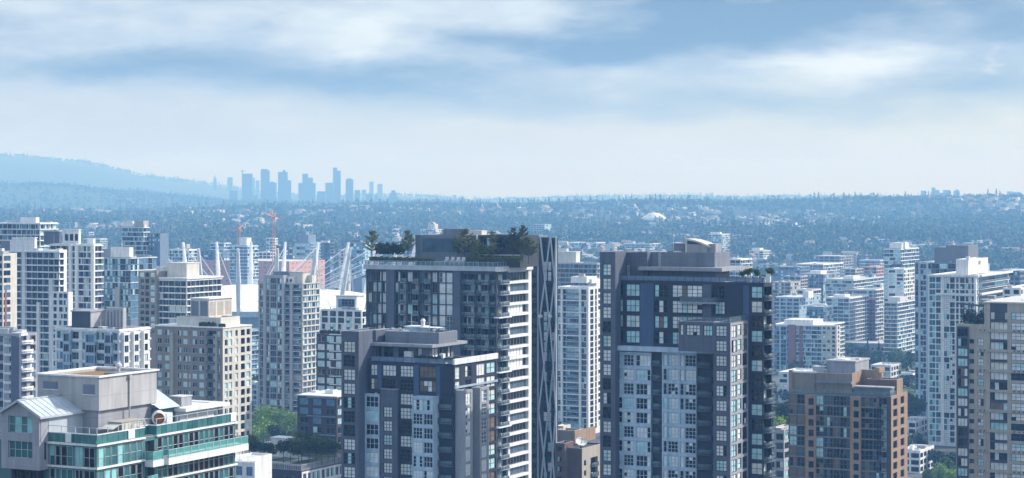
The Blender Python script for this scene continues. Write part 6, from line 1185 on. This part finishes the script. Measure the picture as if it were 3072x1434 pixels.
for px, top, Y, k, sc in ((2812, 1352, 870, 'dark', .8), (2838, 1362, 865, 'broad2', .75), (2858, 1352, 880, 'dark', .8), (2825, 1395, 840, 'broad', .6), (2850, 1402, 835, 'broad', .6), (2790, 1395, 845, 'broad2', .6), (2736, 1305, 930, 'broad2', .6), (2755, 1310, 930, 'dark', .6), (2728, 1180, 1000, 'dark', 1.1), (2748, 1190, 990, 'dark', 1.1)):
    x, y, z = at_px(px, top, Y); tree('kerb_tree', 'green tree at the foot of the white glass tower', 'trees at the foot of the white glass tower', k, x, y, z - (KINDS[k][2] + KINDS[k][3]) * sc, sc)
# ---- hillside: individual trees and houses nearest, the rest as one mass each
HT = [crown(46, 15, 10, 1.5, 2.6, 100 + i, 6) for i in range(5)] + [crown(40, 9, 19, .5, 2.2, 120 + i, 0, True) for i in range(3)]
HM = [np_mesh('tree', V, Q, None, [M('leaf_hill')], t) for V, Q, t in HT]
def house_arr(w_, d_, h_, rf):
    mb_ = MB(); mb_.box(-w_ / 2, w_ / 2, -d_ / 2, d_ / 2, -2, h_, 0, 'dt')
    e = .5; a, b = (-w_ / 2 - e, w_ / 2 + e); c, d = (-d_ / 2 - e, d_ / 2 + e)
    if rf > 0:
        mb_.quad((a, c, h_ - .3), (b, c, h_ - .3), (b, 0, h_ + rf), (a, 0, h_ + rf), 1); mb_.quad((a, d, h_ - .3), (b, d, h_ - .3), (b, 0, h_ + rf), (a, 0, h_ + rf), 1)
        for x in (-w_ / 2, w_ / 2): mb_.quad((x, -d_ / 2, h_), (x, d_ / 2, h_), (x, 0, h_ + rf), (x, 0, h_ + rf), 0)
    else: mb_.box(a, b, c, d, h_, h_ + .6, 1)
    n = max(2, int(w_ / 4))
    for f in range(max(1, int(h_ / 3))):
        for i in range(n):
            x = -w_ / 2 + w_ * (i + .5) / n; mb_.quad((x - .9, -d_ / 2 - .05, f * 3 + .8), (x + .9, -d_ / 2 - .05, f * 3 + .8), (x + .9, -d_ / 2 - .05, f * 3 + 2.3), (x - .9, -d_ / 2 - .05, f * 3 + 2.3), 2)
        for i in range(2): y = -d_ / 4 + d_ / 2 * i; mb_.quad((w_ / 2 + .05, y - .9, f * 3 + .8), (w_ / 2 + .05, y + .9, f * 3 + .8), (w_ / 2 + .05, y + .9, f * 3 + 2.3), (w_ / 2 + .05, y - .9, f * 3 + 2.3), 2)
    return mb_
HW = [('cream', 'roof_grey'), ('tan', 'roof_dark'), ('concrete', 'roof_pale'), ('pale_blue', 'roof_grey'), ('grey_light', 'roof_brown'), ('white_paint', 'concrete'), ('pink_brick', 'roof_grey')]
HS = [(house_arr(11, 9, 5.5, 3.2), HW[0]), (house_arr(13, 9, 6, 2.8), HW[1]), (house_arr(24, 14, 9, 0), HW[2]), (house_arr(10, 9, 6, 3.4), HW[3]), (house_arr(12, 10, 6, 3), HW[4]), (house_arr(34, 16, 7, 0), HW[5]), (house_arr(20, 13, 10, 2.5), HW[0]), (house_arr(12, 9, 6, 3), HW[6])]
HSM = [m.mesh('house', [w_[0], w_[1], 'glass_dark']) for m, w_ in HS]
LABT = {0: 'rounded broadleaf tree on the wooded slope among the houses', 5: 'pointed dark conifer on the wooded slope among the houses'}
def patchy(x, y): return math.sin(x / 170 + 2 * math.sin(y / 410)) + math.sin(y / 240 + 1.7 * math.sin(x / 330)) + .7 * math.sin((x + y) / 95)
def scatter(n, y0, y1, pw, want=0):
    out = []
    while len(out) < n:
        px = R.uniform(-60, 3130); Y = y0 + (y1 - y0) * R.random() ** pw; x = (px - W2) / F * Y
        z = GROUND(x, Y); row = HY + (H - z - 8) / Y * F
        if row > 1250 or hidden(px, row, Y): continue
        if want and R.random() > 1 / (1 + math.exp(-2.2 * want * (patchy(x, Y) - .3 * want))): continue
        if Y < 2900 and inside(x, Y, 9): continue
        out.append((Y, x, z, px))
    return out
hs = sorted(scatter(460, 2150, 4600, 1.0, 1)); used = [(x, Y) for Y, x, z, px in hs]
nh = 0
HG = np.array([(x, Y) for Y, x, z, px in hs])
HREST = []
for Y, x, z, px in hs:
    k = R.randrange(8); rz = -AL + R.choice((0, math.pi / 2)) + R.gauss(0, .05); sc = R.uniform(.85, 1.2)
    if nh < 200:
        o = bpy.data.objects.new('house', HSM[k]); o.location = (x, Y, z); o.rotation_euler = (0, 0, rz); o.scale = (sc, sc, sc); link(o); nh += 1
        rf = HS[k][0]; tag(o, ('small gabled house half hidden by trees on the slope', 'low flat-roofed white building among the trees of the slope')[k in (2, 5)], 'house', ('gabled houses on the slope', 'flat-roofed buildings on the slope')[k in (2, 5)])
    else: HREST.append((x, Y, z, k, rz, sc))
HREST += [(x, Y, z, R.randrange(8), -AL + R.choice((0, math.pi / 2)), R.uniform(.9, 1.3)) for Y, x, z, px in scatter(700, 4400, 7000, .9, 1)]
V, Q, MI, n = [], [], [], 0; hm_ = []
for x, Y, z, k, rz, sc in HREST:
    mb_, w_ = HS[k]; v = np.array(mb_.v) * sc; c_, s_ = math.cos(rz), math.sin(rz); v = np.stack([v[:, 0] * c_ - v[:, 1] * s_ + x, v[:, 0] * s_ + v[:, 1] * c_ + Y, v[:, 2] + z], 1); V.append(v); q_ = np.array(mb_.q); Q.append(q_ + n); n += len(v)
    ix = []
    for m in (w_[0], w_[1], 'glass_dark'):
        if m not in hm_: hm_.append(m)
        ix.append(hm_.index(m))
    MI.append(np.array(ix)[np.array(mb_.m)])
o = link(bpy.data.objects.new('distant_houses', np_mesh('distant_houses', np.concatenate(V), np.concatenate(Q), np.concatenate(MI), [M(m) for m in hm_]))); tag(o, 'countless pale houses scattered far up the wooded hills', 'houses', kind='stuff')
ts = sorted(scatter(4200, 1650, 3600, 1.0, -.5)); pos = HG
nt_ = 0; REST = []
for Y, x, z, px in ts:
    if np.min((pos[:, 0] - x) ** 2 + (pos[:, 1] - Y - 6) ** 2) < 110: continue
    k = R.choice((0, 1, 2, 3, 4, 0, 1, 2, 3, 5, 6, 7)); sc = R.uniform(.6, 1.15)
    if nt_ < 290:
        o = bpy.data.objects.new('tree', HM[k]); o.location = (x, Y, z); o.scale = (sc, sc, sc); o.rotation_euler = (0, 0, R.uniform(0, 6)); link(o); nt_ += 1; c_ = k >= 5
        tag(o, LABT[5 if c_ else 0], 'tree', ('broadleaf trees on the slope', 'conifers on the slope')[c_])
    else: REST.append((x, Y, z, k, sc))
for Y, x, z, px in scatter(14000, 3300, 9300, 1.2, -.35): REST.append((x, Y, z, R.choice((0, 1, 2, 3, 4, 0, 1, 2, 5, 6, 7)), R.uniform(.75, 1.4)))
for i in range(1500):      # the far skyline's trees
    px = R.uniform(-60, 3130); Y = R.uniform(12100, 12700); x = (px - W2) / F * Y; REST.append((x, Y, GROUND(x, Y), R.randrange(8), R.uniform(1.0, 1.7)))
for i in range(1500):
    px = R.uniform(-60, 3130); Y = R.uniform(7900, 8400); x = (px - W2) / F * Y; REST.append((x, Y, GROUND(x, Y), R.randrange(8), R.uniform(.8, 1.3)))
for i in range(2600):      # street trees of the flat city, also where towers stand in front
    px = R.uniform(-300, 3400); Y = R.uniform(620, 2300); x = (px - W2) / F * Y
    if not inside(x, Y, 3) and not (2480 < px < 2800 and 1100 < Y < 1190) and (Y > 1150 or hidden(px, HY + (H - 12) / Y * F, Y)): REST.append((x, Y, GROUND(x, Y), R.choice((0, 1, 2, 3, 4)), R.uniform(.5, .85)))
V, Q, T, n = [], [], [], 0
for x, Y, z, k, sc in REST:
    v, q_, t = HT[k]; a = R.uniform(0, 6.28); c_, s_ = math.cos(a) * sc, math.sin(a) * sc
    V.append(np.stack([v[:, 0] * c_ - v[:, 1] * s_ + x, v[:, 0] * s_ + v[:, 1] * c_ + Y, v[:, 2] * sc + z], 1).astype(np.float32)); Q.append(q_ + n); n += len(v); T.append(np.clip(t + R.gauss(-.05, .2) + (.3 if R.random() < .07 else 0), 0, 1))
o = link(bpy.data.objects.new('woodland', np_mesh('woodland', np.concatenate(V), np.concatenate(Q), None, [M('leaf_hill')], np.concatenate(T)))); tag(o, 'dense woodland covering the hills to the horizon', 'woodland', kind='stuff')
# ---- low buildings between the towers and the slope
LB = [house_arr(w_, d_, h_, 0) for w_, d_, h_ in ((38, 22, 9), (28, 18, 12), (55, 26, 8), (22, 16, 16))]; LBW = [('white_paint', 'roof_pale'), ('pale_blue', 'roof_pale'), ('grey_light', 'roof_pale'), ('cream', 'roof_grey'), ('mid_blue', 'concrete'), ('pink_brick', 'roof_grey'), ('white_paint', 'roof_grey')]
cache = {}
lowb = []
tries = 0
while len(lowb) < 210 and tries < 20000:
    tries += 1; px = R.uniform(-200, 3270); Y = (1420 + 900 * R.random()) if len(lowb) < 120 else (640 + 1600 * R.random()); x = (px - W2) / F * Y; row = HY + (H - 10) / Y * F
    if inside(x, Y, 18) or hidden(px, row, Y) != (len(lowb) >= 120) or any((x - a) ** 2 + (Y - b) ** 2 < 42 ** 2 for a, b in lowb) or (2500 < px < 2790 and Y < 1500): continue
    lowb.append((x, Y)); k = R.randrange(4); c_ = R.randrange(7)
    if (k, c_) not in cache: cache[k, c_] = LB[k].mesh('low_building', [LBW[c_][0], LBW[c_][1], 'glass_dark'])
    o = bpy.data.objects.new('low_building', cache[k, c_]); o.location = (x, Y, GROUND(x, Y)); o.rotation_euler = (0, 0, -AL + R.choice((0, 0, math.pi / 2))); sc = R.uniform(.8, 1.15); o.scale = (sc, sc, sc * R.uniform(.8, 1.3)); link(o)
    nm = ('white', 'pale blue', 'grey', 'cream', 'slate blue', 'pink brick', 'white grey-roofed')[c_]; sh = ('long', 'squat', 'very long low', 'tall narrow')[k]
    tag(o, f'{sh} {nm} flat building between the towers and the wooded slope', 'building', f'{sh} {nm} buildings of the low town')
# ---- white faceted hall on the hill
p = at(1962, 662, 4500); z = GROUND(p.x, 4500); mbq = MB(); mbq.prism([(28 * math.cos(i * math.pi / 4), 18 * math.sin(i * math.pi / 4)) for i in range(8)], -12, 9)
for i in range(8):
    a0, a1 = i * math.pi / 4, (i + 1) * math.pi / 4; mbq.quad((28 * math.cos(a0), 18 * math.sin(a0), 9), (28 * math.cos(a1), 18 * math.sin(a1), 9), (12 * math.cos(a1), 8 * math.sin(a1), 19), (12 * math.cos(a0), 8 * math.sin(a0), 19)); mbq.quad((12 * math.cos(a0), 8 * math.sin(a0), 19), (12 * math.cos(a1), 8 * math.sin(a1), 19), (0, 0, 21), (0, 0, 21))
o = mbq.build('hillside_hall', ['white_paint']); o.location = (p.x, 4500, z + 2); tag(o, 'bright white faceted hall halfway up the wooded hill', 'hall')
# ---- the far towers: (profile of (left, right, top row) steps, distance, label)
FAR = [
 ([(728, 756, 521)], 9000, 'hazy tower still under construction with a crane beside it'), ([(784, 802, 507), (782, 808, 511)], 9050, 'second of the tall hazy towers, flat topped with a raised core'), ([(808, 828, 548), (811, 822, 545)], 9000, 'shorter hazy tower joined to the flat topped one'),
 ([(834, 862, 516), (848, 856, 510)], 9020, 'tall hazy tower with a small knob on its roof'), ([(862, 873, 541)], 8950, 'hazy slab stepping down from the knobbed tower'), ([(895, 946, 549)], 9100, 'broad hazy block carrying two stepped towers'), ([(907, 923, 521)], 9150, 'slim hazy tower with a square head over the broad block'), ([(922, 938, 533)], 9130, 'rounded hazy tower leaning on the slim square-headed one'),
 ([(951, 977, 574)], 8900, 'pale low hazy block before the tallest tower'), ([(976, 1000, 548)], 9000, 'hazy slab just left of the tallest tower'), ([(999, 1011, 503), (1011, 1022, 512)], 9050, 'tallest hazy tower with a notched top'), ([(1037, 1059, 538), (1042, 1054, 535)], 9000, 'lone dark hazy tower with a pointed lid'),
 ([(1064, 1080, 570)], 9050, 'low hazy tower beside the pointed one'), ([(1098, 1118, 582)], 8900, 'small square hazy block on the ridge'), ([(1124, 1135, 586)], 8900, 'thin low hazy tower on the ridge'), ([(1138, 1152, 599)], 8800, 'lowest hazy tower of the far cluster'), ([(1165, 1196, 590), (1170, 1190, 578), (1174, 1186, 571)], 8950, 'stepped pyramid-topped hazy tower ending the cluster'),
 ([(689, 712, 571)], 8900, 'squat hazy tower starting the far cluster'), ([(758, 773, 586)], 8900, 'low hazy tower behind the one under construction'), ([(640, 649, 534), (643, 646, 526)], 11500, 'very faint spired tower above the mountain foot'), ([(682, 697, 532)], 11500, 'very faint flat tower beside the spired one'), ([(757, 764, 533)], 11500, 'faint sliver of a tower beside the construction tower'), ([(767, 778, 541)], 11500, 'faint square tower before the tall flat topped one'),
 ([(1108, 1120, 545)], 11500, 'faint tower standing alone over the ridge end'), ([(1132, 1147, 552)], 11500, 'faint twin of the lone ridge end tower'), ([(1085, 1098, 569)], 11400, 'faint low block behind the pointed tower'), ([(1360, 1369, 585)], 11500, 'thin faint tower on the low middle horizon'), ([(1381, 1393, 588)], 11500, 'wider faint tower on the low middle horizon'),
 ([(2765, 2778, 572)], 8700, 'single faint tower left of the right horizon cluster'), ([(2795, 2851, 578), (2796, 2806, 563), (2806, 2818, 570), (2831, 2850, 570)], 8700, 'broad faint cluster of joined towers on the right horizon'), ([(2863, 2879, 573), (2866, 2876, 569)], 8700, 'pointed faint tower right of the horizon cluster'), ([(2886, 2903, 588)], 8700, 'rounded low faint block on the right horizon'), ([(2971, 2985, 584)], 8700, 'small flat faint block near the right horizon end'), ([(3024, 3038, 574), (3038, 3062, 576)], 8700, 'faint double tower at the end of the right horizon')]
for st_, Y, lb in FAR:
    mbq = MB(); x0 = (min(a for a, b, c in st_) - W2) / F * Y; gz = GROUND(x0, Y) - 25
    for i, (a, b, r_) in enumerate(st_):
        xa, xb = (a - W2) / F * Y, (b - W2) / F * Y; d_ = min(30, (xb - xa)) * (.9 - .08 * i); z1 = H - (r_ - HY) / F * Y; y0 = -i * .7
        mbq.box(xa - x0, xb - x0, y0, y0 + d_, gz, z1)
        k = 0; z = z1 - 3
        while z > gz + 30 and i == 0:
            mbq.box(xa - x0 - .4, xb - x0 + .4, y0 - .4, y0 + d_ + .4, z - .5, z); z -= 9; k += 1
    o = mbq.build('far_tower', ['far_tower']); o.location = (x0, Y, 0); tag(o, lb, 'tower')
mbq = MB(); p = at(727, 510, 9000); mbq.bar((p.x, 9000, p.z - 120), (p.x, 9000, p.z), 4, 4); mbq.bar((p.x - 6, 9000, p.z - 6), (p.x + 10, 9000, p.z - 3), 3, 3)
o = mbq.build('distant_crane', ['far_tower']); tag(o, 'faint crane on the far tower under construction', 'crane')

# ---- parked cars on the street beside the park
CARM = {}
for i in range(16):
    px = R.uniform(2560, 2770); Y = R.choice((1126, 1144)); x = (px - W2) / F * Y; c_ = R.choice(('white_paint', 'grey_dark', 'silver', 'red_paint', 'navy_wall'))
    if c_ not in CARM:
        b_ = MB(); b_.box(-2.2, 2.2, -.9, .9, .35, .95, 0); n_ = len(b_.v); b_.box(-1.3, 1.4, -.8, .8, .95, 1.45, 1); b_.v[n_ + 4:n_ + 8] = [(-.9, -.7, 1.45), (1.0, -.7, 1.45), (1.0, .7, 1.45), (-.9, .7, 1.45)]; b_.box(-.85, .95, -.68, .68, 1.45, 1.5, 0)
        w_ = MB()
        for sx in (-1.35, 1.35): w_.tube((sx, -.95, .34), (sx, .95, .34), .34, .34, 8)
        CARM[c_] = (b_.mesh('body', [c_, 'glass_dark']), w_.mesh('axle', ['steel_dark']))
    r = empty('parked_car', (x, Y, GROUND(x, Y) + .06), R.gauss(0, .03)); tag(r, 'small car parked along the street beside the riverside park', 'car', 'cars along the park street'); link(bpy.data.objects.new('body', CARM[c_][0]), r); link(bpy.data.objects.new('wheel_axle', CARM[c_][1]), r)
